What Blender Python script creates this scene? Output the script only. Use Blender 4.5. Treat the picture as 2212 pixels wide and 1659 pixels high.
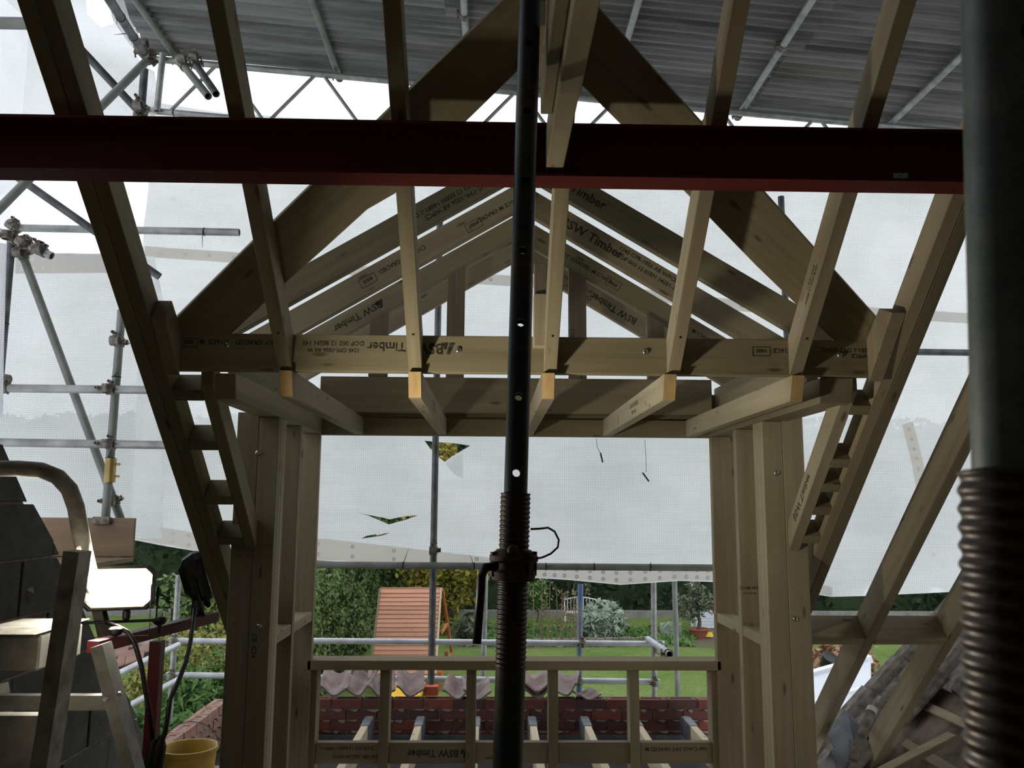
import bpy, bmesh, math, random
import numpy as np
from mathutils import Vector, Matrix, noise
from mathutils.geometry import delaunay_2d_cdt
for o in list(bpy.data.objects): bpy.data.objects.remove(o)
scene = bpy.context.scene
C = scene.collection
rnd = random.Random(7)
R = math.radians
# ---------------------------------------------------------------- camera
FPX, PCX, PCY = 1790.0, 1106.0, 829.5          # focal length and centre in pixels of the 2212 x 1659 frame
EYE = Vector((0, 0, 1.6))
def _basis(yaw, pitch, roll):
    y, p, r = R(yaw), R(pitch), R(roll)
    f = Vector((math.sin(y)*math.cos(p), math.cos(y)*math.cos(p), math.sin(p)))
    rt = Vector((math.cos(y), -math.sin(y), 0)); up = rt.cross(f)
    return rt*math.cos(r)+up*math.sin(r), up*math.cos(r)-rt*math.sin(r), f
RT, UP, FW = _basis(1.3, 8.2, 0.35)
cam = bpy.data.cameras.new('camera'); cam.sensor_width = 36.0; cam.lens = 36.0*FPX/2212
cam.clip_start = 0.02; cam.clip_end = 400
cam.dof.use_dof = True; cam.dof.focus_distance = 3.4; cam.dof.aperture_fstop = 13.0
camo = bpy.data.objects.new('camera', cam); C.objects.link(camo)
M3 = Matrix((RT, UP, -FW)).transposed(); camo.matrix_world = Matrix.Translation(EYE) @ M3.to_4x4()
scene.camera = camo
# ---------------------------------------------------------------- overcast sky
w = bpy.data.worlds.new('overcast_sky'); scene.world = w; w.use_nodes = True
nt = w.node_tree; bg = nt.nodes['Background']
tc = nt.nodes.new('ShaderNodeTexCoord'); nz = nt.nodes.new('ShaderNodeTexNoise'); cr = nt.nodes.new('ShaderNodeValToRGB')
nz.inputs['Scale'].default_value = 2.2; nz.inputs['Detail'].default_value = 4
cr.color_ramp.elements[0].position = .35; cr.color_ramp.elements[0].color = (.80, .84, .93, 1)
cr.color_ramp.elements[1].position = .62; cr.color_ramp.elements[1].color = (.95, .97, 1, 1)
nt.links.new(tc.outputs['Generated'], nz.inputs['Vector']); nt.links.new(nz.outputs['Fac'], cr.inputs['Fac'])
nt.links.new(cr.outputs['Color'], bg.inputs['Color']); bg.inputs['Strength'].default_value = 1.3
vs = scene.view_settings; vs.view_transform = 'Standard'; vs.look = 'None'; vs.gamma = 1; vs.use_curve_mapping = False
vs.exposure = 0.18
# ---------------------------------------------------------------- pixel rays (photograph frame) met with planes of the place
def ray(px, py): return RT*((px-PCX)/FPX) + UP*((PCY-py)/FPX) + FW
def at(px, py, Y): d = ray(px, py); return EYE + d*(Y/d.y)
def atz(px, py, Z): d = ray(px, py); return EYE + d*((Z-1.6)/d.z)
def atx(px, py, X): d = ray(px, py); return EYE + d*(X/d.x)
def atp(px, py, n, q): d = ray(px, py); n = Vector(n); return EYE + d*((Vector(q)-EYE).dot(n)/n.dot(d))
# ---------------------------------------------------------------- materials
def lin(r, g, b): return tuple((c/255/12.92 if c/255 <= .04045 else ((c/255+.055)/1.055)**2.4) for c in (r, g, b)) + (1,)
class NT:
    def __init__(s, name):
        s.m = bpy.data.materials.new(name); s.m.use_nodes = True; s.t = s.m.node_tree
        s.b = s.t.nodes['Principled BSDF']; s.out = s.t.nodes['Material Output']
    def n(s, typ, **kw):
        nd = s.t.nodes.new('ShaderNode'+typ)
        for k, v in kw.items():
            if k in nd.inputs: nd.inputs[k].default_value = v
            else: setattr(nd, k, v)
        return nd
    def l(s, a, b): s.t.links.new(a, b)
    def math(s, op, a, b=None, clamp=False):
        nd = s.t.nodes.new('ShaderNodeMath'); nd.operation = op; nd.use_clamp = clamp
        for i, x in enumerate((a, b)):
            if x is None: continue
            if isinstance(x, (int, float)): nd.inputs[i].default_value = x
            else: s.l(x, nd.inputs[i])
        return nd.outputs[0]
    def mix(s, f, a, b, mode='MIX'):
        nd = s.t.nodes.new('ShaderNodeMix'); nd.data_type = 'RGBA'; nd.blend_type = mode
        for i, x in ((0, f), (6, a), (7, b)):
            if isinstance(x, (int, float, tuple)): nd.inputs[i].default_value = x
            else: s.l(x, nd.inputs[i])
        return nd.outputs[2]
    def ramp(s, f, *stops):
        nd = s.t.nodes.new('ShaderNodeValToRGB'); e = nd.color_ramp.elements
        while len(e) < len(stops): e.new(.5)
        for x, (p, c) in zip(e, stops): x.position = p; x.color = c
        s.l(f, nd.inputs[0]); return nd.outputs[0]
    def vec(s, scale=(1, 1, 1), src='gr', rand=37.0):
        if src == 'gr': a = s.n('Attribute', attribute_name='gr').outputs['Vector']
        else: a = s.n('TexCoord').outputs['Object']
        if rand:
            oi = s.n('ObjectInfo'); rv = s.math('MULTIPLY', oi.outputs['Random'], rand)
            ad = s.n('VectorMath', operation='ADD'); s.l(a, ad.inputs[0]); s.l(rv, ad.inputs[1]); a = ad.outputs[0]
        mp = s.n('VectorMath', operation='MULTIPLY'); s.l(a, mp.inputs[0]); mp.inputs[1].default_value = scale
        return mp.outputs[0]
    def noise(s, v, scale, detail=3, rough=.55):
        nd = s.n('TexNoise', Scale=scale, Detail=detail, Roughness=rough); s.l(v, nd.inputs['Vector']); return nd.outputs['Fac']
    def bump(s, h, strength=.3, dist=.004):
        nd = s.n('Bump', Strength=strength, Distance=dist); s.l(h, nd.inputs['Height']); s.l(nd.outputs[0], s.b.inputs['Normal'])
    def fin(s, col=None, rough=.7, metal=0., spec=.5):
        if col is not None:
            if isinstance(col, tuple): s.b.inputs['Base Color'].default_value = col
            else: s.l(col, s.b.inputs['Base Color'])
        if isinstance(rough, (int, float)): s.b.inputs['Roughness'].default_value = rough
        else: s.l(rough, s.b.inputs['Roughness'])
        s.b.inputs['Metallic'].default_value = metal; s.b.inputs['Specular IOR Level'].default_value = spec
        return s.m
def wood(name, c1, c2, cdark, knots=True, stain=.25):
    t = NT(name)
    g = t.noise(t.vec((1.3, 38, 38)), 1.0, 5, .6)
    g2 = t.noise(t.vec((.5, 9, 9)), 1.0, 3)
    col = t.mix(t.ramp(g, (.32, (0, 0, 0, 1)), (.68, (1, 1, 1, 1))), c1, c2)
    col = t.mix(t.math('MULTIPLY', t.ramp(g2, (.45, (0, 0, 0, 1)), (.75, (1, 1, 1, 1))), .45), col, cdark)
    if knots:
        vo = t.n('TexVoronoi', Scale=1.0, Randomness=1.0); t.l(t.vec((4.2, 15, 15)), vo.inputs['Vector'])
        k = t.ramp(vo.outputs['Distance'], (.0, (1, 1, 1, 1)), (.085, (.8, .8, .8, 1)), (.15, (0, 0, 0, 1)))
        col = t.mix(t.math('MULTIPLY', k, .78), col, (cdark[0]*.30, cdark[1]*.24, cdark[2]*.2, 1))
    st = t.noise(t.vec((1.6, 3.5, 3.5)), 1.0, 4)
    col = t.mix(t.math('MULTIPLY', t.ramp(st, (.48, (0, 0, 0, 1)), (.8, (1, 1, 1, 1))), stain), col, (.13, .11, .075, 1))
    oi = t.n('ObjectInfo'); hs = t.n('HueSaturation'); t.l(col, hs.inputs['Color'])
    t.l(t.math('ADD', t.math('MULTIPLY', oi.outputs['Random'], .30), .85), hs.inputs['Value'])
    t.bump(g, .25, .002)
    return t.fin(hs.outputs['Color'], .72, 0, .3)
def plain(name, c, rough=.7, metal=0., var=.25, scale=18, spec=.4, bump=0., c2=None, src='obj'):
    t = NT(name); f = t.noise(t.vec((1, 1, 1), src), scale, 4)
    d = c2 or (c[0]*(1-var), c[1]*(1-var), c[2]*(1-var), 1)
    col = t.mix(t.ramp(f, (.35, (0, 0, 0, 1)), (.65, (1, 1, 1, 1))), c, d)
    if bump: t.bump(f, bump, .004)
    return t.fin(col, rough, metal, spec)
M = {}
M['timber'] = wood('sawn_timber', (.335, .28, .18, 1), (.265, .218, .135, 1), (.195, .15, .085, 1))  # indoor timbers: shade of the loft is put into these darkened tones
M['treated'] = wood('treated_timber', (.285, .243, .148, 1), (.215, .182, .105, 1), (.14, .115, .063, 1), stain=.35)
M['bright'] = wood('undimmed_pale_timber', (.62, .53, .37, 1), (.54, .45, .30, 1), (.42, .33, .19, 1), stain=.1)  # pale timber left undimmed for the joists under open sky
M['pale'] = wood('dimmed_pale_timber', (.43, .37, .25, 1), (.35, .298, .195, 1), (.265, .21, .12, 1), stain=.25)
M['brownwood'] = wood('brown_timber', (.20, .165, .115, 1), (.15, .12, .082, 1), (.10, .078, .05, 1))
M['endgrain'] = wood('end_grain', (.62, .44, .20, 1), (.50, .33, .14, 1), (.3, .16, .06, 1), knots=False)
M['redwood'] = wood('red_stained_wood', (.50, .265, .175, 1), (.40, .19, .12, 1), (.30, .13, .08, 1), stain=.25)
M['orange'] = wood('orange_stained_wood', (.45, .17, .06, 1), (.38, .13, .045, 1), (.28, .09, .035, 1), knots=False, stain=.1)
M['ink'] = None
t = NT('stamp_ink'); f = t.noise(t.vec((1, 1, 1), 'obj'), 140, 3)
tr = t.n('BsdfTransparent'); mx = t.n('MixShader'); t.fin((.018, .018, .014, 1), .8)
t.l(t.ramp(f, (.42, (.93, .93, .93, 1)), (.70, (.25, .25, .25, 1))), mx.inputs[0]); t.l(tr.outputs[0], mx.inputs[1]); t.l(t.b.outputs[0], mx.inputs[2])
nd = t.t.nodes.new('ShaderNodeMath'); t.l(mx.outputs[0], t.out.inputs[0]); M['ink'] = t.m
# steel
t = NT('red_oxide_steel'); f = t.noise(t.vec((2, 9, 9)), 1.0, 4)
M['redsteel'] = t.fin(t.mix(t.ramp(f, (.3, (0, 0, 0, 1)), (.7, (1, 1, 1, 1))), (.125, .014, .012, 1), (.085, .011, .010, 1)), .75, 0, .2)
M['galv'] = plain('galvanised_tube', (.44, .45, .44, 1), .5, .55, .4, 9, bump=.15)
M['galvdark'] = plain('dull_steel_tube', (.19, .195, .20, 1), .55, .5, .5, 12, bump=.2)
M['galvgreen'] = plain('green_stained_tube', (.29, .30, .285, 1), .6, .35, .3, 7, c2=(.19, .215, .175, 1))
M['galvpale'] = plain('bright_galvanised_tube', (.60, .62, .66, 1), .42, .45, .25, 8)
M['galvblue'] = plain('blue_painted_tube', (.10, .18, .36, 1), .5, .1, .5, 6, c2=(.25, .27, .3, 1))
M['coupler'] = plain('coupler_steel', (.30, .29, .26, 1), .55, .6, .5, 30, c2=(.12, .09, .065, 1), bump=.3)
M['brass'] = plain('gold_passivated_sleeve', (.50, .36, .13, 1), .4, .6, .3, 12)
M['black'] = plain('black_plastic', (.014, .014, .015, 1), .45, 0, .3, 40)
t = NT('prop_green_paint'); v = t.vec((1, 1, 1), 'obj', 0); f = t.noise(v, 9, 6, .65); f2 = t.noise(v, 45, 3)
c = t.mix(t.ramp(f, (.5, (0, 0, 0, 1)), (.66, (1, 1, 1, 1))), (.020, .040, .034, 1), (.075, .045, .026, 1))
c = t.mix(t.math('MULTIPLY', t.ramp(f2, (.6, (0, 0, 0, 1)), (.75, (1, 1, 1, 1))), .5), c, (.10, .10, .095, 1)); t.bump(f2, .2, .001)
M['prop'] = t.fin(c, .38, .25, .5)
t = NT('prop_sheen_paint'); v = t.vec((1, 1, 1), 'obj', 0); f = t.noise(v, 26, 6, .7); f2 = t.noise(v, 9, 3)  # lighter copy of the prop paint, sheen put into the colour
c = t.mix(t.ramp(f, (.38, (0, 0, 0, 1)), (.66, (1, 1, 1, 1))), (.055, .085, .075, 1), (.13, .145, .135, 1))
c = t.mix(t.math('MULTIPLY', t.ramp(f2, (.55, (0, 0, 0, 1)), (.75, (1, 1, 1, 1))), .5), c, (.03, .05, .045, 1)); t.bump(f, .2, .001)
M['propsheen'] = t.fin(c, .42, .2, .5)
M['rust'] = plain('rusty_thread', (.050, .043, .038, 1), .42, .6, .5, 22, c2=(.05, .034, .026, 1), bump=.3)
M['rustnut'] = plain('rusty_casting', (.10, .062, .045, 1), .7, .3, .5, 30, c2=(.045, .03, .024, 1), bump=.4)
M['bolt'] = plain('zinc_bolt', (.62, .62, .60, 1), .25, .9, .2, 20)
M['tin'] = None
t = NT('weathered_corrugated_iron'); v = t.vec((.7, 7, 7), 'obj', 11); f = t.noise(v, 1.0, 6, .62); f2 = t.noise(t.vec((.5, 2.2, 2), 'obj', 5), 1.0, 4)
c = t.mix(t.ramp(f, (.35, (0, 0, 0, 1)), (.62, (1, 1, 1, 1))), (.10, .102, .104, 1), (.28, .282, .28, 1))
c = t.mix(t.math('MULTIPLY', t.ramp(f2, (.58, (0, 0, 0, 1)), (.70, (1, 1, 1, 1))), .55), c, (.12, .085, .05, 1))
M['tin'] = t.fin(c, .6, .25, .4)
# masonry
M['block'] = plain('grey_concrete_block', (.115, .112, .108, 1), .95, 0, .3, 14, bump=.5)
M['mortar'] = plain('rough_mortar', (.36, .315, .26, 1), .95, 0, .4, 25, bump=.6)
t = NT('facing_brick'); f = t.noise(t.vec((1, 1, 1), 'obj', 9), 22, 5); oi = t.n('ObjectInfo')
c = t.ramp(oi.outputs['Random'], (.0, (.13, .05, .04, 1)), (.35, (.19, .062, .048, 1)), (.6, (.10, .052, .048, 1)), (.85, (.33, .075, .045, 1)), (1., (.22, .07, .05, 1)))
c = t.mix(t.math('MULTIPLY', t.ramp(f, (.5, (0, 0, 0, 1)), (.68, (1, 1, 1, 1))), .5), c, (.06, .042, .038, 1)); t.bump(f, .5, .004)
M['brick'] = t.fin(c, .9)
t = NT('pink_brick'); f = t.noise(t.vec((1, 1, 1), 'obj', 9), 22, 5)
c = t.mix(t.ramp(f, (.4, (0, 0, 0, 1)), (.65, (1, 1, 1, 1))), (.42, .25, .19, 1), (.27, .14, .105, 1)); t.bump(f, .5, .004)
M['pinkbrick'] = t.fin(c, .9)
M['pantile'] = plain('weathered_pantile', (.36, .30, .275, 1), .85, 0, .3, 9, c2=(.20, .14, .125, 1), bump=.3)
M['rooftile'] = plain('lichen_roof_tile', (.30, .275, .245, 1), .9, 0, .4, 16, c2=(.13, .105, .085, 1), bump=.6)
M['redtile'] = plain('clay_plain_tile', (.25, .15, .115, 1), .9, 0, .3, 5, bump=.3)
M['lead'] = plain('lead_sheet', (.20, .215, .235, 1), .5, .5, .35, 10)
M['felt'] = plain('old_roofing_felt', (.25, .20, .155, 1), .95, 0, .5, 7, c2=(.10, .075, .058, 1), bump=.6)
M['board'] = plain('chipboard_floor', (.34, .27, .18, 1), .85, 0, .3, 30)
M['deck'] = plain('dark_roof_deck', (.045, .043, .045, 1), .8, 0, .4, 9)
M['darkwall'] = plain('back_brickwork', (.30, .265, .225, 1), .95, 0, .3, 6)
M['alu'] = plain('dull_aluminium', (.42, .41, .38, 1), .55, .15, .4, 14, c2=(.24, .23, .21, 1), bump=.2)
M['aluworn'] = plain('paint_splashed_aluminium', (.58, .56, .51, 1), .6, .1, .5, 26, c2=(.30, .28, .24, 1), bump=.3)
M['redpaint'] = plain('red_enamel_tube', (.13, .016, .022, 1), .35, 0, .3, 20)
M['ply'] = wood('scaffold_board', (.38, .27, .175, 1), (.30, .20, .125, 1), (.20, .13, .08, 1), knots=False)
M['yellow'] = plain('yellow_bucket_plastic', (.55, .36, .035, 1), .5, 0, .3, 11, c2=(.38, .25, .05, 1))
M['yellowslide'] = plain('yellow_plastic', (.80, .50, .03, 1), .4, 0, .1, 5)
M['orangebrick'] = plain('orange_brick', (.55, .12, .055, 1), .8, 0, .2, 20)
M['white'] = plain('white_upvc', (.80, .81, .83, 1), .35, 0, .06, 4)
M['polycarb'] = plain('opal_roof_panel', (.66, .70, .76, 1), .3, 0, .08, 3)
M['whitepaint'] = plain('white_painted_metal', (.75, .75, .73, 1), .5, 0, .15, 12)
M['terracotta'] = plain('terracotta', (.37, .13, .07, 1), .8, 0, .3, 10)
M['soil'] = plain('garden_soil', (.13, .10, .065, 1), .95, 0, .5, 1.6, c2=(.085, .10, .035, 1), bump=.5)
M['kerb'] = plain('grey_kerb_stone', (.27, .265, .25, 1), .9, 0, .3, 3)
t = NT('lawn_grass'); v = t.vec((1, 1, 1), 'obj', 0); f = t.noise(v, .5, 6, .65); f2 = t.noise(v, 7, 4)
c = t.mix(t.ramp(f, (.35, (0, 0, 0, 1)), (.65, (1, 1, 1, 1))), (.105, .175, .036, 1), (.17, .225, .068, 1))
c = t.mix(t.math('MULTIPLY', t.ramp(f2, (.45, (0, 0, 0, 1)), (.7, (1, 1, 1, 1))), .5), c, (.045, .095, .016, 1))
M['lawn'] = t.fin(c, .95, 0, .2)
def leafmat(name, c1, c2, c3, scale=1.2):
    t = NT(name); v = t.vec((1, 1, 1), 'obj', 0); f = t.noise(v, scale, 4); f2 = t.noise(v, scale*14, 2)
    c = t.mix(t.ramp(f, (.38, (0, 0, 0, 1)), (.62, (1, 1, 1, 1))), c1, c2)
    c = t.mix(t.ramp(f2, (.4, (0, 0, 0, 1)), (.7, (1, 1, 1, 1))), c, c3)
    return t.fin(c, .7, 0, .25)
M['hedge'] = leafmat('clipped_conifer_leaf', (.062, .110, .034, 1), (.105, .165, .05, 1), (.16, .22, .085, 1), .5)
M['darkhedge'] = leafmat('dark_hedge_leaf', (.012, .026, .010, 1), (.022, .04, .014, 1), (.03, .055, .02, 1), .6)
M['golden'] = leafmat('golden_conifer_leaf', (.16, .17, .03, 1), (.29, .24, .045, 1), (.36, .31, .07, 1), .9)
M['fern'] = leafmat('ferny_shrub_leaf', (.045, .12, .028, 1), (.09, .19, .045, 1), (.14, .24, .07, 1), 1.4)
M['yelbush'] = leafmat('yellow_green_leaf', (.17, .20, .04, 1), (.25, .25, .06, 1), (.30, .28, .09, 1), 1.1)
M['silver'] = leafmat('silver_leaf', (.20, .28, .20, 1), (.30, .38, .29, 1), (.38, .45, .36, 1), 1.5)
M['olive'] = leafmat('olive_leaf', (.075, .095, .055, 1), (.13, .15, .095, 1), (.18, .20, .14, 1), 1.5)
M['brownleaf'] = leafmat('dead_brown_leaf', (.25, .14, .08, 1), (.36, .22, .13, 1), (.42, .28, .18, 1), 3)
M['stem'] = plain('dry_stem', (.27, .215, .135, 1), .9, 0, .4, 5)
M['bark'] = plain('grey_bark', (.13, .10, .075, 1), .9, 0, .4, 8)
# debris netting sheet: reinforced translucent polythene with a woven grid
def sheetmat(name, trans_cell, trans_thread, col, pitch=.0150, lw=.30):
    t = NT(name); a = t.n('Attribute', attribute_name='gr'); sp = t.n('SeparateXYZ'); t.l(a.outputs['Vector'], sp.inputs[0])
    ms = []
    for k in (0, 1):
        fr = t.math('FRACT', t.math('MULTIPLY', sp.outputs[k], 1/pitch)); ms.append(t.math('LESS_THAN', fr, lw))
    grid = t.math('MAXIMUM', *ms)
    dirt = t.ramp(t.noise(t.vec((1, 1, 1), 'gr', 0), 1.7, 5, .6), (.42, (0, 0, 0, 1)), (.72, (1, 1, 1, 1)))
    streak = t.ramp(t.noise(t.vec((1.2, 9, 1), 'gr', 0), 1.0, 5, .65), (.45, (0, 0, 0, 1)), (.75, (1, 1, 1, 1)))
    spots = t.ramp(t.noise(t.vec((1, 1, 1), 'gr', 0), 5.0, 3), (.73, (0, 0, 0, 1)), (.80, (1, 1, 1, 1)))
    c = t.mix(t.math('MULTIPLY', dirt, .45), col, (.68, .685, .70, 1)); c = t.mix(t.math('MULTIPLY', streak, .35), c, (.72, .725, .75, 1)); c = t.mix(t.math('MULTIPLY', spots, .35), c, (.3, .28, .22, 1))
    tl = t.n('BsdfTranslucent'); df = t.n('BsdfDiffuse'); tp = t.n('BsdfTransparent'); gl = t.n('BsdfGlossy', Roughness=.35)
    t.l(c, tl.inputs['Color']); t.l(c, df.inputs['Color']); gl.inputs['Color'].default_value = (1, 1, 1, 1)
    m1 = t.n('MixShader'); m1.inputs[0].default_value = .10; t.l(tl.outputs[0], m1.inputs[1]); t.l(df.outputs[0], m1.inputs[2])
    m3 = t.n('MixShader'); m3.inputs[0].default_value = .05; t.l(m1.outputs[0], m3.inputs[1]); t.l(gl.outputs[0], m3.inputs[2])
    m2 = t.n('MixShader'); f = t.mix(grid, (trans_cell,)*3+(1,), (trans_thread,)*3+(1,))
    t.l(f, m2.inputs[0]); t.l(m3.outputs[0], m2.inputs[1]); t.l(tp.outputs[0], m2.inputs[2])
    t.l(m2.outputs[0], t.out.inputs[0]); return t.m
M['sheet'] = sheetmat('reinforced_polythene_sheet', .19, .0, (.945, .955, .995, 1))
M['band'] = sheetmat('eyelet_band', .02, .01, (.74, .69, .62, 1))
M['flap'] = sheetmat('torn_sheet_flap', .15, .03, (.95, .95, .96, 1))
M['bag'] = sheetmat('clear_plastic_bag', .5, .5, (.85, .9, .92, 1))
t = NT('lit_halogen_glass'); em = t.n('Emission', Strength=14.0); em.inputs['Color'].default_value = (1, .90, .68, 1); t.l(em.outputs[0], t.out.inputs[0]); M['lampglass'] = t.m
t = NT('lamp_reflector'); M['reflector'] = t.fin((.85, .82, .75, 1), .25, 1.0)
t = NT('clear_glass'); t.b.inputs['Transmission Weight'].default_value = 1.0; M['glass'] = t.fin((1, 1, 1, 1), .02)
# ---------------------------------------------------------------- mesh builders
class MB:
    def __init__(s): s.v = []; s.f = []
    def add(s, vs, fs):
        k = len(s.v); s.v += [Vector(p) for p in vs]; s.f += [tuple(i+k for i in f) for f in fs]; return s
    def box(s, a, b):
        x0, y0, z0 = a; x1, y1, z1 = b
        return s.add([(x0,y0,z0),(x1,y0,z0),(x1,y1,z0),(x0,y1,z0),(x0,y0,z1),(x1,y0,z1),(x1,y1,z1),(x0,y1,z1)],
                     [(0,3,2,1),(4,5,6,7),(0,1,5,4),(1,2,6,5),(2,3,7,6),(3,0,4,7)])
    def prism(s, poly, ext):
        n = len(poly); poly = [Vector(p) for p in poly]; ext = Vector(ext)
        return s.add(poly+[p+ext for p in poly], [tuple(range(n))[::-1], tuple(range(n, 2*n))]+[(i, (i+1) % n, n+(i+1) % n, n+i) for i in range(n)])
    def px(s, yz, x0, x1): return s.prism([(x0, y, z) for y, z in yz], (x1-x0, 0, 0))
    def py(s, xz, y0, y1): return s.prism([(x, y0, z) for x, z in xz], (0, y1-y0, 0))
    def bar(s, p0, p1, w, h, up=(0, 0, 1)):
        p0, p1, up = Vector(p0), Vector(p1), Vector(up); a = (p1-p0).normalized(); sd = a.cross(up).normalized(); u = sd.cross(a)
        q = [p0+sd*(i*w/2)+u*(j*h/2) for i, j in ((-1,-1),(1,-1),(1,1),(-1,1))]
        return s.prism(q, p1-p0)
    def tube(s, pts, r, seg=12, caps=True):
        pts = [Vector(p) for p in pts]; n = len(pts); rs = r if isinstance(r, (list, tuple)) else [r]*n
        rings = []; prev = None
        for i, p in enumerate(pts):
            t_ = (pts[min(i+1, n-1)]-pts[max(i-1, 0)]).normalized()
            if prev is None: u = t_.orthogonal().normalized()
            else: u = (prev-t_*prev.dot(t_)).normalized()
            prev = u; w_ = t_.cross(u)
            rings.append([p+(u*math.cos(2*math.pi*k/seg)+w_*math.sin(2*math.pi*k/seg))*rs[i] for k in range(seg)])
        vs = [v for rg in rings for v in rg]; fs = []
        for i in range(n-1):
            for k in range(seg): k2 = (k+1) % seg; fs.append((i*seg+k, i*seg+k2, (i+1)*seg+k2, (i+1)*seg+k))
        if caps: fs.append(tuple(range(seg))[::-1]); fs.append(tuple((n-1)*seg+k for k in range(seg)))
        return s.add(vs, fs)
    def hollow(s, p0, p1, r, wall, seg=20):
        p0, p1 = Vector(p0), Vector(p1); a = (p1-p0).normalized(); u = a.orthogonal().normalized(); w_ = a.cross(u); vs = []
        for p, rr in ((p0, r), (p1, r), (p1, r-wall), (p0, r-wall)):
            vs += [p+(u*math.cos(2*math.pi*k/seg)+w_*math.sin(2*math.pi*k/seg))*rr for k in range(seg)]
        fs = []
        for i in range(4):
            for k in range(seg): k2 = (k+1) % seg; j = (i+1) % 4; fs.append((i*seg+k, i*seg+k2, j*seg+k2, j*seg+k))
        return s.add(vs, fs)
    def lathe(s, prof, p0, axis, seg=24, closed=False):
        a = Vector(axis).normalized(); u = a.orthogonal().normalized(); w_ = a.cross(u); p0 = Vector(p0); vs = []; n = len(prof)
        for r, h in prof: vs += [p0+a*h+(u*math.cos(2*math.pi*k/seg)+w_*math.sin(2*math.pi*k/seg))*r for k in range(seg)]
        fs = []
        for i in range(n if closed else n-1):
            for k in range(seg): k2 = (k+1) % seg; j = (i+1) % n; fs.append((i*seg+k, i*seg+k2, j*seg+k2, j*seg+k))
        if not closed: fs.append(tuple(range(seg))[::-1]); fs.append(tuple((n-1)*seg+k for k in range(seg)))
        return s.add(vs, fs)
    def mesh(s, name, ax=None, bevel=0.):
        bm = bmesh.new(); vs = [bm.verts.new(p) for p in s.v]
        for f in s.f:
            try: bm.faces.new([vs[i] for i in f])
            except ValueError: pass
        bmesh.ops.recalc_face_normals(bm, faces=bm.faces)
        if bevel: bmesh.ops.bevel(bm, geom=list(bm.edges), offset=bevel, segments=1, affect='EDGES', clamp_overlap=True)
        me = bpy.data.meshes.new(name); bm.to_mesh(me); bm.free(); grain(me, ax); return me
    def build(s, name, mat, parent=None, ax=None, bevel=0., smooth=False):
        me = s.mesh(name, ax, bevel); me.materials.append(mat)
        if smooth: me.shade_smooth()
        return link(name, me, parent)
def grain(me, ax=None):
    n = len(me.vertices)
    if not n: return
    co = np.empty(n*3, 'f'); me.vertices.foreach_get('co', co); co = co.reshape(-1, 3)
    if ax is None:
        e = co.max(0)-co.min(0); a = np.zeros(3); a[int(e.argmax())] = 1
    else: a = np.array(Vector(ax).normalized())
    b = np.cross(a, [0, 0, 1] if abs(a[2]) < .9 else [1, 0, 0]); b /= np.linalg.norm(b); c_ = np.cross(a, b)
    g = np.stack([co@a, co@b, co@c_], 1).astype('f')
    at_ = me.attributes.get('gr') or me.attributes.new('gr', 'FLOAT_VECTOR', 'POINT'); at_.data.foreach_set('vector', g.ravel())
def link(name, me, parent=None):
    o = bpy.data.objects.new(name, me); C.objects.link(o)
    if parent is not None:
        o.parent = parent; o.matrix_parent_inverse = Matrix.Translation(parent.location).inverted() if parent.type == 'EMPTY' else Matrix.Identity(4)
    return o
def tag(o, label, cat, group=None, kind=None):
    if label: o['label'] = label
    if cat: o['category'] = cat
    if group: o['group'] = group
    if kind: o['kind'] = kind
    return o
def thing(name, label, cat, loc=(0, 0, 0), group=None):
    o = bpy.data.objects.new(name, None); C.objects.link(o); o.location = loc; o.empty_display_size = .1
    return tag(o, label, cat, group)
def struct(o): o['kind'] = 'structure'; return o
def smooth_by_angle(o, ang=40):
    me = o.data; me.shade_smooth()
    try: me.set_sharp_from_angle(angle=R(ang))
    except Exception: pass
    return o
def boolean_cut(o, cutter):
    m = o.modifiers.new('cut', 'BOOLEAN'); m.operation = 'DIFFERENCE'; m.object = cutter; m.solver = 'EXACT'
    dg = bpy.context.evaluated_depsgraph_get(); me = bpy.data.meshes.new_from_object(o.evaluated_get(dg)); o.modifiers.clear()
    old = o.data; me.name = old.name; o.data = me; bpy.data.objects.remove(cutter); return o
_fontcache = {}
def stamp(parent, text, origin, xd, yd, size, name='stamp', mat='ink', thick=0):
    key = (text,)
    if key not in _fontcache:
        cu = bpy.data.curves.new('stamp', 'FONT'); cu.body = text; cu.size = 1; cu.align_x = 'CENTER'; cu.align_y = 'CENTER'; cu.offset = .022; cu.resolution_u = 2
        to = bpy.data.objects.new('tmp', cu); C.objects.link(to)
        me = bpy.data.meshes.new_from_object(to.evaluated_get(bpy.context.evaluated_depsgraph_get())); bpy.data.objects.remove(to)
        _fontcache[key] = me
    src = _fontcache[key]; me = src.copy(); me.name = name; xd = Vector(xd).normalized(); yd = Vector(yd).normalized(); nn = xd.cross(yd)
    for v in me.vertices: v.co = Vector(origin)+xd*(v.co.x*size)+yd*(v.co.y*size)
    me.materials.clear(); me.materials.append(M[mat]); return link(name, me, parent)
def stamp_frame(parent, origin, xd, yd, w_, h_, lw=.0022):
    mb = MB(); xd = Vector(xd).normalized(); yd = Vector(yd).normalized(); o = Vector(origin); n = xd.cross(yd)*.0003
    for a, b in (((-1,-1),(1,-1)), ((1,-1),(1,1)), ((1,1),(-1,1)), ((-1,1),(-1,-1))):
        mb.bar(o+xd*(a[0]*w_/2)+yd*(a[1]*h_/2), o+xd*(b[0]*w_/2)+yd*(b[1]*h_/2), lw, .0004, n)
    return mb.build('stamp_frame', M['ink'], parent)
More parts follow.
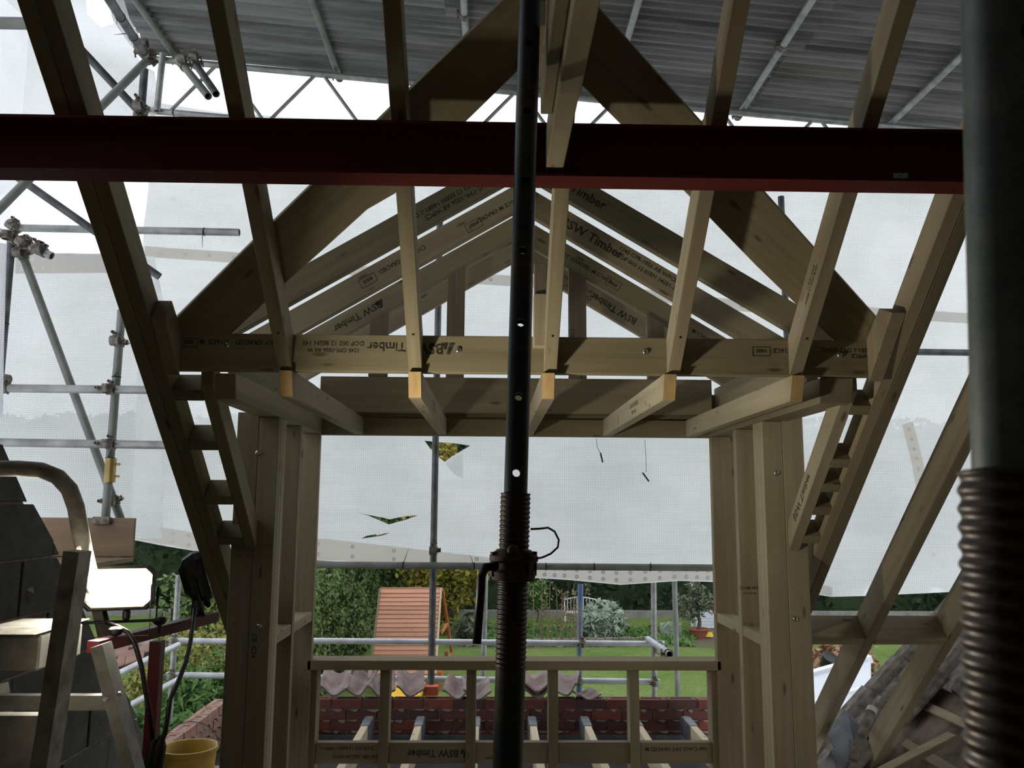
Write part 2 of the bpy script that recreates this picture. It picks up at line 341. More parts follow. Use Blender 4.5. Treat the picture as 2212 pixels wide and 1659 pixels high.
def logo(parent, origin, xd, yd, s):
    xd = Vector(xd).normalized(); yd = Vector(yd).normalized(); o = Vector(origin)
    P = lambda a, b: o+xd*(a*s)+yd*(b*s)
    mb = MB(); mb.add([P(-.5,-.4), P(-.1,-.4), P(.1,.45), P(-.12,.45)], [(0,1,2,3)]); mb.add([P(0,-.4), P(.45,-.4), P(.28,.1), P(.1,.1)], [(0,1,2,3)])
    return mb.build('stamp_logo', M['ink'], parent)
# ================================================================= setting: shell of the loft
TAN = math.tan(R(43)); Y0, Z0 = 2.9, 2.057                 # foot of the common rafters, underside
PL = .097/math.cos(R(43))                                  # plumb depth of a rafter
def zu(Y): return Z0+(Y0-Y)*TAN
XR = .125                                                  # dormer centre line
def slab(name, a, b, mat, **k): return struct(MB().box(a, b).build(name, M[mat], **k))
slab('floor', (-1.95, -2.6, -.03), (3.2, 4.32, .09), 'board')
struct(MB().box((-2.02, 4.33, -.22), (1.62, 6.36, -.14)).build('floor_flat_roof', M['deck']))
struct(MB().box((-1.885, 4.34, -.139), (-1.36, 5.6, -.06)).build('floor_ledge', M['mortar']))
struct(MB().box((-2.0, -2.7, -.1), (3.3, -2.6, 2.2)).build('wall_back', M['darkwall']))
struct(MB().box((3.2, -2.6, -.1), (3.3, 2.6, 4.0)).build('wall_right', M['darkwall']))
ZR = zu(.75)+PL
struct(MB().px([(-2.7, 1.0), (.72, ZR-.02), (.72, ZR+.05), (-2.7, 1.07)], -2.0, 3.3).build('ceiling_rear_slope', M['felt']))
# gable wall of concrete blocks, cut off along the roof line
XW = -1.86
def clip(poly, f):
    out = []
    for i, p in enumerate(poly):
        q = poly[(i+1) % len(poly)]; a, b = f(p), f(q)
        if a >= 0: out.append(p)
        if a*b < 0: t_ = a/(a-b); out.append((p[0]+(q[0]-p[0])*t_, p[1]+(q[1]-p[1])*t_))
    return out
wl = struct(MB().px([(-2.6, 0), (5.0, 0), (5.0, .08), (4.6, zu(4.6)-.02), (.75, zu(.75)-.02), (-2.6, .9)], XW-.1, XW-.008).build('wall_left', M['mortar']))
roof_cut = lambda p: (zu(p[0])+.02+.03*math.sin(p[0]*9)-p[1])
for c_ in range(0, 12):
    z0 = .015+c_*.225; off = .225 if c_ % 2 else 0
    for k in range(0, 9):
        y0 = 1.6+off+k*.45-.225
        poly = clip([(y0+.005, z0+.005), (y0+.445, z0+.005), (y0+.445, z0+.22), (y0+.005, z0+.22)], roof_cut)
        if len(poly) < 3 or y0 > 4.9: continue
        d = rnd.uniform(-.003, .004)
        MB().px(poly, XW-.09, XW+d).build('block', M['block'], wl, bevel=.003)
# lumps of squeezed-out mortar on the wall
for px, py, s in ((62, 1285, .045), (160, 1090, .03), (40, 1560, .03)):
    p = atx(px, py, XW); mb = MB(); mb.add([p+Vector((0, a*s, b*s)) for a, b in ((-.6,.6),(.7,.75),(.5,.1),(.15,-.9),(-.2,-.1))]+[p+Vector((.02, 0, .1*s))], [(0,1,5),(1,2,5),(2,3,5),(3,4,5),(4,0,5)])
    mb.build('mortar_lump', M['mortar'], wl)
# ================================================================= roof timbers
def timber(mb, name, label, mat='treated', cat='timber', ax=None, group=None):
    return tag(mb.build(name, M[mat], ax=ax, bevel=.0022), label, cat, group)
RAX = (0, math.cos(R(43)), -math.sin(R(43)))
def rafter(x0, x1, Yt, Yb, label, mat='treated', d=PL, z=0):
    mb = MB().px([(Yt, zu(Yt)+z), (Yb, zu(Yb)+z), (Yb, zu(Yb)+z+d), (Yt, zu(Yt)+z+d)], x0, x1)
    return timber(mb, 'rafter', label, mat, 'rafter', RAX)
XS = [-.757, -.299, .178, .617, 1.055]                      # common rafters, left faces
RL = ['common rafter above the trimmer, nearest the left doubled rafter', 'common rafter landing left of the central prop',
      'common rafter landing just right of the central prop', 'broad pale common rafter right of centre with a dent',
      'common rafter with small printing, nearest the right doubled rafter']
raf = []
for i, x in enumerate(XS):
    raf.append(rafter(x, x+.047, .80, Y0-.001, RL[i], 'timber' if i in (3, 4) else 'treated'))
stamp(raf[4], 'BSEN 14081-1', (1.0545, 2.66, zu(2.66)+.07), (0, .73, -.68), (0, .68, .73), .016)
stamp(raf[4], 'DOP 003 12 BSEN', (1.0545, 2.66, zu(2.66)+.045), (0, .73, -.68), (0, .68, .73), .02)
# screw heads at rafter feet
for i, o in enumerate(raf):
    p = Vector((XS[i]+.024, Y0-.12, zu(Y0-.12)-.0005)); n = Vector((0, -math.sin(R(43)), -math.cos(R(43))))
    MB().lathe([(.005, 0), (.004, .001)], p, n, 10).build('screw', M['black'], o)
XL0, XL1 = -1.245, -1.151; XQ0, XQ1 = 1.392, 1.486           # doubled trimming rafters
rafter(XL0, XL0+.0465, .80, 4.55, 'outer member of the left doubled rafter, against the white sheeting')
rafter(XL0+.0475, XL1, .80, 4.55, 'inner member of the left doubled rafter, holding the trimmer end', d=PL)
rafter(XQ0, XQ0+.0465, .80, 5.0, 'inner member of the right doubled rafter, holding the trimmer end', 'timber')
rafter(XQ0+.0475, XQ1, .80, 5.0, 'outer member of the right doubled rafter, lower edge clear of the noggins')
rafter(1.80, 1.847, 2.30, 5.0, 'long rafter right of the doubled rafter, crossing the sheeting', 'timber', d=.19)
rafter(2.195, 2.242, 2.6, 5.0, 'rightmost rafter, next to the threaded prop sleeve', 'timber', d=.19)
def nog(x0, x1, Y, label, mat='timber', top=PL*.73, th=.047, zo=0):
    s = Vector((0, math.cos(R(43)), -math.sin(R(43)))); n = Vector((0, math.sin(R(43)), math.cos(R(43)))); p = Vector((0, Y, zu(Y)+zo))
    q = [p, p+s*th, p+s*th+n*top, p+n*top]
    return timber(MB().px([(v.y, v.z) for v in q], x0, x1), 'noggin', label, mat, 'noggin', (1, 0, 0))
nog(XQ1+.0005, 1.7995, 4.07, 'low noggin between the right doubled rafter and the next rafter', top=.135)
nog(1.8475, 2.1945, 4.07, 'low noggin left of the threaded sleeve, between two bare rafters', top=.135)
# trimmer with printing and bolt heads
XT0, XT1 = XL1+.001, XQ0-.001
trim = timber(MB().box((XT0, Y0+.001, Z0+.001), (XT1, Y0+.048, 2.19)), 'trimmer', 'printed trimmer beam crossing under the rafter feet', 'treated', 'beam')
def bolt(parent, p, n, r=.011):
    n = Vector(n).normalized(); mb = MB().lathe([(r, 0), (r, .002), (r*.85, .005), (r*.5, .0075), (r*.1, .008)], p, n, 14)
    o = mb.build('bolt_head', M['bolt'], parent); o['label'] = 'shiny coach bolt head'; smooth_by_angle(o); return o
for px, py in ((492, 745), (990, 756), (1394, 760), (1814, 767)): bolt(trim, at(px, py, Y0+.001), (0, -1, 0))
XN, ZN = (-1, 0, 0), (0, 0, -1)                             # printing is upside down on the trimmer
YF = Y0+.0004
def tst(txt, px, py, size): stamp(trim, txt, at(px, py, YF), XN, ZN, size)
tst('easi', 407, 740, .026); stamp_frame(trim, at(407, 740, YF), XN, ZN, .062, .030)
tst('C16CE  M', 462, 738, .024); tst('DRY GRADED', 555, 739, .024)
tst('DOP 003 12 BSEN 140', 720, 741, .023); tst('1245 CPR-1026 AR W', 720, 756, .020)
tst('Timber', 835, 748, .046); tst('BSW', 925, 752, .054); logo(trim, at(968, 752, YF), XN, ZN, .05)
tst('easi', 1645, 759, .026); stamp_frame(trim, at(1645, 759, YF), XN, ZN, .062, .032)
tst('C16CE', 1690, 757, .024); tst('14081-1 DRY GRAD', 1830, 756, .022); tst('BSEN', 1905, 756, .022); tst('1026-AR WPCS', 1880, 769, .021)
# tapered blocks closing the trimmer to the doubled rafters
blk = timber(MB().px([(2.74, zu(2.74)+.002), (2.899, Z0-.02), (2.899, 2.19), (2.79, 2.28)], XL1+.001, XL1+.05), 'packing_block', 'short packing block at the left end of the trimmer', 'timber', 'block')
blk = timber(MB().px([(2.70, zu(2.70)+.002), (2.899, Z0-.02), (2.899, 2.19), (2.79, 2.28)], XQ0-.052, XQ0-.001), 'packing_block', 'short packing block with end grain at the right end of the trimmer', 'timber', 'block')
# ceiling joists of the dormer, hung between trimmer and window head
ZJ0, ZJ1 = 1.965, 2.056
JX = [-.749, -.299, .170, .600, 1.055]
JL = ['ceiling joist under the leftmost common rafter', 'ceiling joist with bright end grain left of the central prop', 'ceiling joist half hidden behind the central prop',
      'printed ceiling joist right of the central prop', 'long knotty ceiling joist near the right cheek']
joists = []
for i, x in enumerate(JX):
    mb = MB().px([(Y0-.028, ZJ1), (Y0+.006, ZJ0), (4.499, ZJ0), (4.499, ZJ1)], x, x+.047)
    j = timber(mb, 'ceiling_joist', JL[i], 'pale' if i > 2 else 'timber', 'joist', (0, 1, 0)); joists.append(j)
    e = MB().add([(x+.002, Y0-.0285, ZJ1-.002), (x+.045, Y0-.0285, ZJ1-.002), (x+.045, Y0+.004, ZJ0+.002), (x+.002, Y0+.004, ZJ0+.002)], [(0, 1, 2, 3)])
    eo = e.build('sawn_end', M['endgrain'], j, ax=(0, 0, 1)); eo['label'] = 'warm end grain of the joist'
for i, o in ((1, .025), (3, -.0005)):
    x = JX[i]+(.0475 if i == 1 else -.0005); sx = 1 if i == 1 else -1
    stamp(joists[i], 'C16 DRY GRADED', (x, 3.5, 2.02), (0, sx, 0), (0, 0, 1), .026); stamp(joists[i], 'BSEN 14081-1', (x, 3.5, 1.99), (0, sx, 0), (0, 0, 1), .02)
    stamp(joists[i], 'easi', (x, 3.95, 2.0), (0, 0, 1), (0, -sx, 0), .03)
# cheek head joists (left one and right one) resting on the cheek studs
chl = timber(MB().px([(Y0+.06, ZJ1), (Y0+.08, ZJ0), (4.499, ZJ0), (4.499, ZJ1+.02)], -1.02, -.925), 'cheek_plate', 'level plate on top of the left cheek studs', 'timber', 'plate', (0, 1, 0))
chr_ = timber(MB().px([(Y0+.03, ZJ1), (Y0+.05, ZJ0), (4.499, ZJ0), (4.499, ZJ1+.02)], 1.180, 1.30), 'cheek_plate', 'level plate on top of the right cheek studs', 'timber', 'plate', (0, 1, 0))
for x, l in ((-1.03, 'deep plate carrying the left feet of the dormer rafters'), (1.233, 'deep plate carrying the right feet of the dormer rafters')):
    timber(MB().box((x, 3.20, 2.08), (x+.047, 4.56, 2.24)), 'wall_plate', l, 'treated', 'plate')
# hanger tabs on joists
for px, py in ((1434, 889),):
    MB().lathe([(.022, 0), (.022, .002)], at(px, py, 4.44), (0, -1, 0), 4).build('hanger_plate', M['bolt'], joists[3])
# ================================================================= window wall
def zpx(px, py, Y): return at(px, py, Y).z
zs1 = .792; zs0 = zs1-.047
sill = timber(MB().box((-.945, 4.452, zs0), (1.200, 4.592, zs1)), 'window_sill_plate', 'flat sill plate across the bottom of the window opening', 'timber', 'plate')
CR = [(-.945, 'leftmost cripple stud below the sill plate'), (-.571, 'second cripple stud below the sill plate from the left'), (-.125, 'cripple stud below the sill plate just left of the prop'),
      (.300, 'cripple stud below the sill plate just right of the prop'), (.722, 'knotty cripple stud, second from the right under the sill'), (1.150, 'rightmost cripple stud below the sill plate')]
for x, l in CR: timber(MB().box((x, 4.47, .092), (x+.05, 4.567, zs0-.001)), 'cripple_stud', l, 'timber', 'stud')
RN = ['left end', 'second bay from the left', 'bay holding the prop', 'bay right of the prop', 'right end']
for i in range(5):
    x0, x1 = CR[i][0]+.051, CR[i+1][0]-.001; za, zb = zpx(1000, 1652, 4.47), zpx(1000, 1606, 4.47)
    r_ = timber(MB().box((x0, 4.485, za), (x1, 4.532, zb)), 'noggin', 'rail between cripple studs, '+RN[i], 'timber', 'noggin')
    zm = (za+zb)/2; xm = (x0+x1)/2
    if i == 1:
        stamp(r_, 'BSW Timber', (xm+.03, 4.4845, zm), XN, ZN, .05); logo(r_, (xm+.19, 4.4845, zm), XN, ZN, .045)
    if i == 0: stamp(r_, 'DOP 003 12 BSEN 14081-1', (xm, 4.4845, zm+.025), XN, ZN, .024); stamp(r_, '1245 CPR-1026 AR WPCS', (xm+.05, 4.4845, zm-.015), XN, ZN, .022)
    if i == 4: stamp(r_, 'easi C16CE DRY GRADED M', (xm, 4.4845, zm+.02), XN, ZN, .026)
HX0, HX1 = -.985, 1.245
z_a, z_b, z_c = zpx(1000, 905, 4.5), zpx(1000, 863, 4.46), zpx(1000, 816, 4.42)
timber(MB().box((HX0+.013, 4.5, ZJ0-.003), (HX1-.018, 4.547, z_a)), 'lintel_board', 'lowest head board directly above the window opening', 'treated', 'beam')
timber(MB().box((HX0, 4.46+.088, z_a+.001), (HX1, 4.507+.088, z_b+.05)), 'lintel_board', 'middle head board set back above the window opening', 'treated', 'beam')
hb = timber(MB().box((-.925, 4.41, ZJ1+.021), (1.18, 4.455, z_c)), 'lintel_board', 'upper head board below the open gable triangle', 'timber', 'beam')
# jamb and cheek studs
def stud(x0, x1, y0, y1, z0, z1, label, mat='timber'): return timber(MB().box((x0, y0, z0), (x1, y1, z1)), 'stud', label, mat, 'stud')
stud(-1.045, -.926, 4.452, 4.499, .092, ZJ0-.001, 'left window jamb stud beside the opening')
stud(-1.02, -.926, 4.00, 4.047, .092, ZJ0-.001, 'left cheek stud next to the window jamb')
p1 = stud(-1.105, -1.012, 3.60, 3.647, .092, zu(3.6)+.58, 'outer stud of the left post with two bolts', 'timber')
p2 = stud(-1.011, -.926, 3.60, 3.640, .092, ZJ0-.001, 'inner stud of the left post')
stud(-1.011, -.926, 3.642, 3.682, .092, ZJ0-.001, 'packing stud behind the left post', 'pale'); stud(-1.011, -.926, 3.684, 3.731, .092, ZJ0-.001, 'rear stud of the left post', 'pale')
for px, py in ((557, 978), (560, 1353)): bolt(p1 if px < 561 else p2, at(px, py, 3.5995), (0, -1, 0), .012)
stamp(p1, 'CE  C24', at(548, 1395, 3.5995), (0, 0, -1), (1, 0, 0), .028)
stud(1.180, 1.305, 4.452, 4.499, .092, ZJ0-.001, 'right window jamb stud beside the opening')
js = stud(1.180, 1.275, 4.00, 4.047, .092, ZJ0-.001, 'right cheek stud next to the window jamb')
stamp(js, 'CDAM 38X89', (1.228, 3.9995, 1.21), (1, 0, 0), (0, 0, 1), .018); stamp(js, 'DRY GRADED', (1.225, 3.9995, 1.185), (1, 0, 0), (0, 0, 1), .010)
q1 = stud(1.268, 1.361, 3.60, 3.647, .092, zu(3.6)+.58, 'outer stud of the right post with bolts', 'pale')
q2 = stud(1.180, 1.267, 3.60, 3.640, .092, ZJ0-.001, 'inner stud of the right post', 'pale')
stud(1.180, 1.267, 3.642, 3.682, .092, ZJ0-.001, 'packing stud behind the right post', 'pale'); stud(1.180, 1.267, 3.684, 3.731, .092, ZJ0-.001, 'rear stud of the right post', 'pale')
for px, py in ((1677, 1022), (1718, 1337)): bolt(q1, at(px, py, 3.5995), (0, -1, 0), .012)
# short noggins between cheek studs
for s, xa, xb, w_ in ((0, -1.015, -.930, 'left'), (1, 1.184, 1.270, 'right')):
    for ya, yb, z, l in ((3.733, 3.999, .99, 'near'), (4.048, 4.451, .99, 'far')):
        timber(MB().box((xa, ya, z), (xb, yb, z+.047)), 'noggin', '%s noggin between the %s cheek studs at sill height' % (l, w_), 'pale', 'noggin')
# inner raking members below the trimmer with ladder noggins
rl = rafter(-1.045, -.998, 2.952, 3.598, 'left raking member of the ladder, running down to the post', 'treated', d=PL*.9)
rr = rafter(1.275, 1.322, 2.952, 3.598, 'printed right raking member of the ladder, running down to the post', 'pale', d=PL*.9)
stamp(rr, 'BSW Timber', (1.2745, 3.42, zu(3.42)+.06), (0, -.73, .68), (0, -.68, -.73), .05)
LY = ['top', 'second', 'third', 'lowest']
for k, Y in enumerate((2.97, 3.15, 3.37, 3.55)):
    nog(XL1+.0005, -1.0455, Y, '%s ladder noggin beside the left doubled rafter' % LY[k], 'treated')
LY = ['top', 'second', 'middle', 'fourth', 'lowest']
for k, Y in enumerate((3.0, 3.20, 3.30, 3.40, 3.53)):
    nog(1.3225, XQ0-.0005, Y, '%s ladder noggin beside the right doubled rafter' % LY[k], 'treated')
# ================================================================= dormer roof
HZ, SL = 3.2, .60                                            # ridge height of the rafter tops, slope
DV = .140
def dormer_rafter(Y, side, label, mat='treated', xe=1.36):
    xa = XR+side*.0203; xb = XR+side*xe
    zt = lambda x: HZ-SL*abs(x-XR)
    o = timber(MB().py([(xa, zt(xa)), (xb, zt(xb)), (xb, zt(xb)-DV), (xa, zt(xa)-DV)], Y, Y+.047), 'dormer_rafter', label, mat, 'rafter', (1, 0, -side*SL))
    return o
DR = {}
for k, (Y, l) in enumerate(((3.53, 'nearest'), (3.98, 'second'), (4.45, 'gable'), (4.88, 'farthest overhanging'))):
    for s, w_ in ((-1, 'left'), (1, 'right')):
        DR[k, s] = dormer_rafter(Y, s, '%s %s-hand dormer rafter, sloping from the dormer ridge' % (l, w_), 'treated' if (k+s) % 2 else 'timber')
timber(MB().box((XR-.020, 2.15, HZ-.20), (XR+.020, 5.0, HZ+.03)), 'ridge_board', 'dormer ridge board at the apex behind the prop', 'treated', 'board')
def dst(k, s, txt, px, size, off=0., flip=False, lg=False):
    Y = (3.53, 3.98, 4.45, 4.88)[k]-.0006
    # point on the rafter face at the pixel column
    d = ray(px, 600); x = EYE.x+d.x*(Y/d.y); z = HZ-SL*abs(x-XR)-DV/2+off
    xd = Vector((1, 0, -s*SL)).normalized(); yd = Vector((s*SL, 0, 1)).normalized()
    if flip: xd, yd = -xd, -yd
    if lg: logo(DR[k, s], (x, Y, z), xd, yd, size)
    else: stamp(DR[k, s], txt, (x, Y, z), xd, yd, size)
    return (x, Y, z), xd, yd
dst(0, -1, '1245 CPR-1026 AR WPCS', 985, .030, -.025, True); dst(0, -1, 'DOP 003 12 BSEN 14081-1 D', 970, .030, .012, True); dst(0, -1, 'Timber', 1075, .055, 0, True)
q = dst(1, -1, 'easi', 795, .035, 0, True); stamp_frame(DR[1, -1], *q, .085, .045); dst(1, -1, 'C16CE  M  GRADED', 868, .03, .01, True)
q = dst(1, -1, 'easi', 1022, .035, -.02, True); stamp_frame(DR[1, -1], *q, .085, .045); dst(1, -1, 'C16CE M GRADED', 1075, .03, -.01, True)
dst(2, -1, 'BSW Timber', 775, .055, 0, True); dst(2, -1, '', 822, .05, 0, True, True)
dst(1, 1, 'BSW Timber', 1280, .066, .0); dst(1, 1, '1245 CPR-1026 AR WPCS', 1400, .030, .035); dst(1, 1, 'DOP 003 12 BSEN 14081-1', 1395, .030, -.01)
dst(2, 1, 'DRY GRADED M C16CE', 1265, .032, .0); q = dst(2, 1, 'easi', 1325, .035, 0); stamp_frame(DR[2, 1], *q, .085, .045)
dst(3, 1, 'BSW Timber', 1325, .06, 0, True); dst(3, 1, 'DOP 003 12 BSEN', 1255, .03, .02, True); dst(3, 1, '1245 CPR-1026', 1250, .028, -.03, True)
dst(2, 1, 'M C16CE', 1512, .03, 0); dst(0, 1, 'Timber', 1272, .06, 0)
# gable studs in the window plane
for px0, px1, l in ((800, 840, 'gable stud far left, mostly hidden by the trimmer'), (965, 1003, 'gable stud left of the prop, standing in the triangle'),
                    (1227, 1265, 'printed gable stud right of the prop, standing in the triangle'), (1395, 1432, 'gable stud far right, mostly hidden by the trimmer')):
    xa, xb = at(px0, 750, 4.46).x, at(px1, 750, 4.46).x
    zt = lambda x: HZ-SL*abs(x-XR)-DV-.001
    o = timber(MB().py([(xa, z_c+.001), (xb, z_c+.001), (xb, zt(xb)), (xa, zt(xa))], 4.411, 4.449), 'gable_stud', l, 'brownwood', 'stud', (0, 0, 1))
    if px0 == 1227: stamp(o, 'C16CE M GRADED', ((xa+.02), 4.4105, 2.42), (0, 0, -1), (1, 0, 0), .03)
# valley lay boards lying on the common rafters
NRM = Vector((0, math.sin(R(43)), math.cos(R(43)))); PTOP = Vector((0, Y0, zu(Y0)+PL+.0005))
def layboard(pix, label):
    q = [atp(px, py, NRM, PTOP) for px, py in pix]
    return timber(MB().prism(q, NRM*.030), 'lay_board', label, 'treated', 'board', (q[0]-q[2]))
layboard([(1120, -32), (889, 190), (541.8, 526.6), (369.6, 697.5), (384, 742), (478, 742), (623, 606), (704, 534), (793, 453), (854, 418), (1006, 263), (1110, 162), (1150, 120), (1150, -60)], 'wide valley board sloping down to the left across the rafters')
layboard([(1180, -60), (1284.8, 7.6), (1512.7, 262), (1664.7, 430), (1750.7, 526.6), (1925.4, 721.5), (1925, 752), (1818, 752), (1712.8, 650.6), (1634, 574.7), (1540.5, 478.5), (1344, 272), (1254, 182), (1180, 110)], 'wide valley board sloping down to the right across the rafters')
# short post standing on the trimmer face
xa, xb = at(1152, 700, 2.87).x, at(1181, 700, 2.87).x
po = timber(MB().box((xa, 2.852, zpx(1165, 748, 2.852)), (xb, 2.899, zpx(1165, 634, 2.852))), 'packing_post', 'short upright block fixed to the trimmer behind the prop', 'pale', 'post')
timber(MB().box((xa+.003, 2.862, zpx(1165, 634, 2.852)+.001), (xb+.001, 2.899, zpx(1165, 566, 2.852))), 'packing_post', 'brown block on top of the short upright block behind the prop', 'brownwood', 'post')
# ================================================================= steel beam and the level joist bearing on it
BY0 = 2.195; BZ1 = at(1000, 262, BY0).z; BH = .156; BW = .092
def ipoly():
    y0, y1, z0, z1 = BY0, BY0+BW, BZ1-BH, BZ1; tf, tw = .0085, .006; ym = (y0+y1)/2; r_ = .008
    return [(y0,z0),(y1,z0),(y1,z0+tf),(ym+tw/2+r_,z0+tf),(ym+tw/2,z0+tf+r_),(ym+tw/2,z1-tf-r_),(ym+tw/2+r_,z1-tf),(y1,z1-tf),(y1,z1),(y0,z1),(y0,z1-tf),(ym-tw/2-r_,z1-tf),(ym-tw/2,z1-tf-r_),(ym-tw/2,z0+tf+r_),(ym-tw/2-r_,z0+tf),(y0,z0+tf)]
sb = tag(MB().px(ipoly(), -2.3, 2.6).build('steel_beam', M['redsteel'], ax=(1, 0, 0)), 'dark red painted steel beam crossing the picture', 'beam')
p = at(1945, 388, BY0+BW/2-.0036); p.z = max(p.z, BZ1-BH+.032)
mk = MB()  # small pale green mark on the beam web
for k in range(7): mk.box((p.x-.020+k*.0062, p.y-.0008, p.z-.010+.001*(k % 3)), (p.x-.020+k*.0062+.0055, p.y, p.z+.010-.001*((k+1) % 3)))
M['greenmark'] = plain('pale_green', (.45, .85, .70, 1), .9, 0, .3, 60)
mk.build('green_mark', M['greenmark'], sb)
zb_ = BZ1-BH+.0095
lj0, lj1 = at(1180, 398, BY0-.002).x, at(1218, 398, BY0-.002).x
lj = timber(MB().px([(.35, zb_+.002), (1.75, zb_+.002), (1.78, zb_+.014), (BY0+.040, zb_+.014), (BY0+.040, zb_+.135), (.35, zb_+.135)], lj0, lj1), 'level_joist', 'level joist running overhead to the steel beam, pale yellow underside', 'pale', 'joist', (0, 1, 0))
timber(MB().px([(.35, zb_+.05), (1.95, zb_+.05), (1.95, zb_+.15), (.35, zb_+.15)], lj0-.030, lj0-.001), 'level_joist', 'thin board fixed along the left side of the overhead joist', 'timber', 'joist', (0, 1, 0))
# ================================================================= telescopic steel props
def prop(label, top_px, low_px, Y, z_top, y_thread0, y_thread1, hole_ys, pitch=.0095, nut_y=None, ri=.0242, ro=.0292, seg=40, hole_off=0., mat='prop'):
    a, b = at(*top_px, Y), at(*low_px, Y); d = (b-a).normalized()           # points down
    P = lambda z: a+d*((z-a.z)/d.z)
    pyz = lambda py: at(top_px[0]+(low_px[0]-top_px[0])*(py-top_px[1])/(low_px[1]-top_px[1]), py, Y).z
    base = P(.098); t_ = thing('steel_prop', label, 'prop', base)
    zt0, zt1 = pyz(y_thread0), pyz(y_thread1)
    inner = MB().hollow(P(z_top), P(zt1), ri, .0035, seg).build('inner_tube', M[mat], t_)
    cut = MB()
    for hy in hole_ys:
        c_ = P(pyz(hy)); cut.tube([c_+Vector((hole_off-.0, -.08, 0)), c_+Vector((hole_off, .08, 0))], .0083, 20)
    co = cut.build('cutter', M['prop']); boolean_cut(inner, co); smooth_by_angle(inner, 35)
    top = P(z_top); MB().box((top.x-.075, top.y-.075, z_top), (top.x+.075, top.y+.075, z_top+.006)).build('head_plate', M['prop'], t_)
    L = (P(zt0)-P(zt1)).length; n = int(L/pitch); prof = [(ri+.0006, 0), (ro-.0005, .0)]
    for k in range(n*6+1):
        ph = k/6; prof.append((ro+.0022*(.5+.5*math.cos(2*math.pi*ph)), .001+L*k/(n*6)*.995))
    prof.append((ri+.0006, L))
    th = MB().lathe(prof, P(zt0), P(zt1)-P(zt0), seg, closed=True).build('threaded_sleeve', M['rust'], t_); th['label'] = 'rusty screw thread on the sleeve'
    th.data.shade_smooth()
    if zt1 > .1: 
        lo = MB().hollow(P(zt1+.0), base, ro+.0008, .003, seg).build('outer_tube', M['prop'], t_); smooth_by_angle(lo, 35)
        MB().box((base.x-.075, base.y-.075, .091), (base.x+.075, base.y+.075, .098)).build('base_plate', M['prop'], t_)
    return t_, P, pyz, d
hy = [105, 250, 397, 548, 702, 860, 1022]
pr, PP, pyz, pdn = prop('dark green telescopic prop standing in the middle of the picture', (1145, 0), (1097, 1640), 1.72, 2.95, 1065, 1440, hy)
# slot, collar nut, pin, handle and wire of the central prop
zc = pyz(1222); c_ = PP(zc); ax_ = -pdn
prof = [(.0325, -.030), (.044, -.028), (.046, -.012), (.040, -.006), (.040, .006), (.050, .010), (.050, .020), (.041, .024), (.036, .032), (.0325, .032)]
nut = MB().lathe(prof, c_, ax_, 20, closed=True).build('collar_nut', M['rustnut'], pr); smooth_by_angle(nut, 30)
lugs = MB()
for a_ in range(6):
    q = Vector((math.cos(a_*math.pi/3+.3), math.sin(a_*math.pi/3+.3), 0)); lugs.bar(c_+q*.038+ax_*-.02, c_+q*.038+ax_*.028, .014, .020, q)
lugs.build('lugs', M['rustnut'], nut)
hp = [at(1070, 1222, 1.69), at(1048, 1226, 1.66), at(1040, 1245, 1.65), at(1037, 1300, 1.65), at(1030, 1390, 1.65)]
hd = MB().tube(hp, .0085, 12).build('handle', M['black'], pr); hd.data.shade_smooth(); hd['label'] = 'bent handle bar of the collar'
kp = at(1108, 1189, 1.685); kn = MB().lathe([(.002, -.012), (.009, -.011), (.0115, -.004), (.0105, .004), (.006, .010), (.003, .04)], kp, (0, 1, 0), 16).build('pin', M['rustnut'], pr); kn.data.shade_smooth()
wp = [at(x, y, 1.70) for x, y in ((1146, 1143), (1165, 1142), (1184, 1140), (1198, 1148), (1207, 1166), (1205, 1182), (1190, 1196), (1172, 1204), (1152, 1208))]
MB().tube(wp, .0022, 8).build('pin_wire', M['black'], pr)
sl = MB(); s0, s1 = PP(pyz(1212)), PP(pyz(1330)); s0 = s0+Vector((-.001, -.0305, 0)); s1 = s1+Vector((-.001, -.0305, 0))  # black bar stands in for the shade inside the slot
sl.bar(s0, s1, .013, .0035, (0, -1, 0)); so = sl.build('slot', M['black'], pr); so['label'] = 'black bar standing for the shaded slot in the threaded sleeve'
prop('dark green telescopic prop filling the right edge, close to the viewer', (2178, 0), (2211, 1012), .43, 2.9, 1020, 1700, [118, 592], seg=56, hole_off=.0, mat='propsheen')
# ================================================================= twin work lamp on a red stand
YL = 2.10
stand = thing('work_lamp_stand', 'dark red tube stand with crossbar holding the work lamps', 'lamp stand', (at(340, 1400, YL).x, YL, .09))
cb0, cb1 = at(200, 1398, 1.93), at(462, 1332, 2.38)
cb = MB().bar(cb0, cb1, .030, .026).build('crossbar', M['redpaint'], stand)
pt = at(341, 1375, 2.13); MB().bar((pt.x, pt.y, pt.z-.01), (pt.x, pt.y, .30), .028, .028, (0, 1, 0)).build('post', M['redpaint'], stand)
for k in range(3):
    a_ = k*2.094+.5; MB().bar((pt.x, pt.y, .30), (pt.x+.33*math.cos(a_), pt.y+.33*math.sin(a_), .10), .022, .022).build('leg', M['redpaint'], stand)
def knob(px, py, Y, parent):
    p = at(px, py, Y); o = MB().lathe([(.005, -.03), (.005, -.012), (.011, -.010), (.0155, -.004), (.0155, .004), (.011, .008), (.002, .009)], p, (0, 0, 1), 16).build('clamp_knob', M['black'], parent); smooth_by_angle(o)
knob(250, 1362, 1.99, stand); knob(345, 1340, 2.13, stand)
cab1 = [at(x, y, Y) for x, y, Y in ((226, 1322, 2.06), (232, 1345, 2.03), (255, 1354, 2.0), (278, 1366, 1.99), (292, 1392, 1.99), (306, 1440, 2.0), (314, 1490, 2.0), (324, 1545, 2.0), (330, 1600, 2.0))]
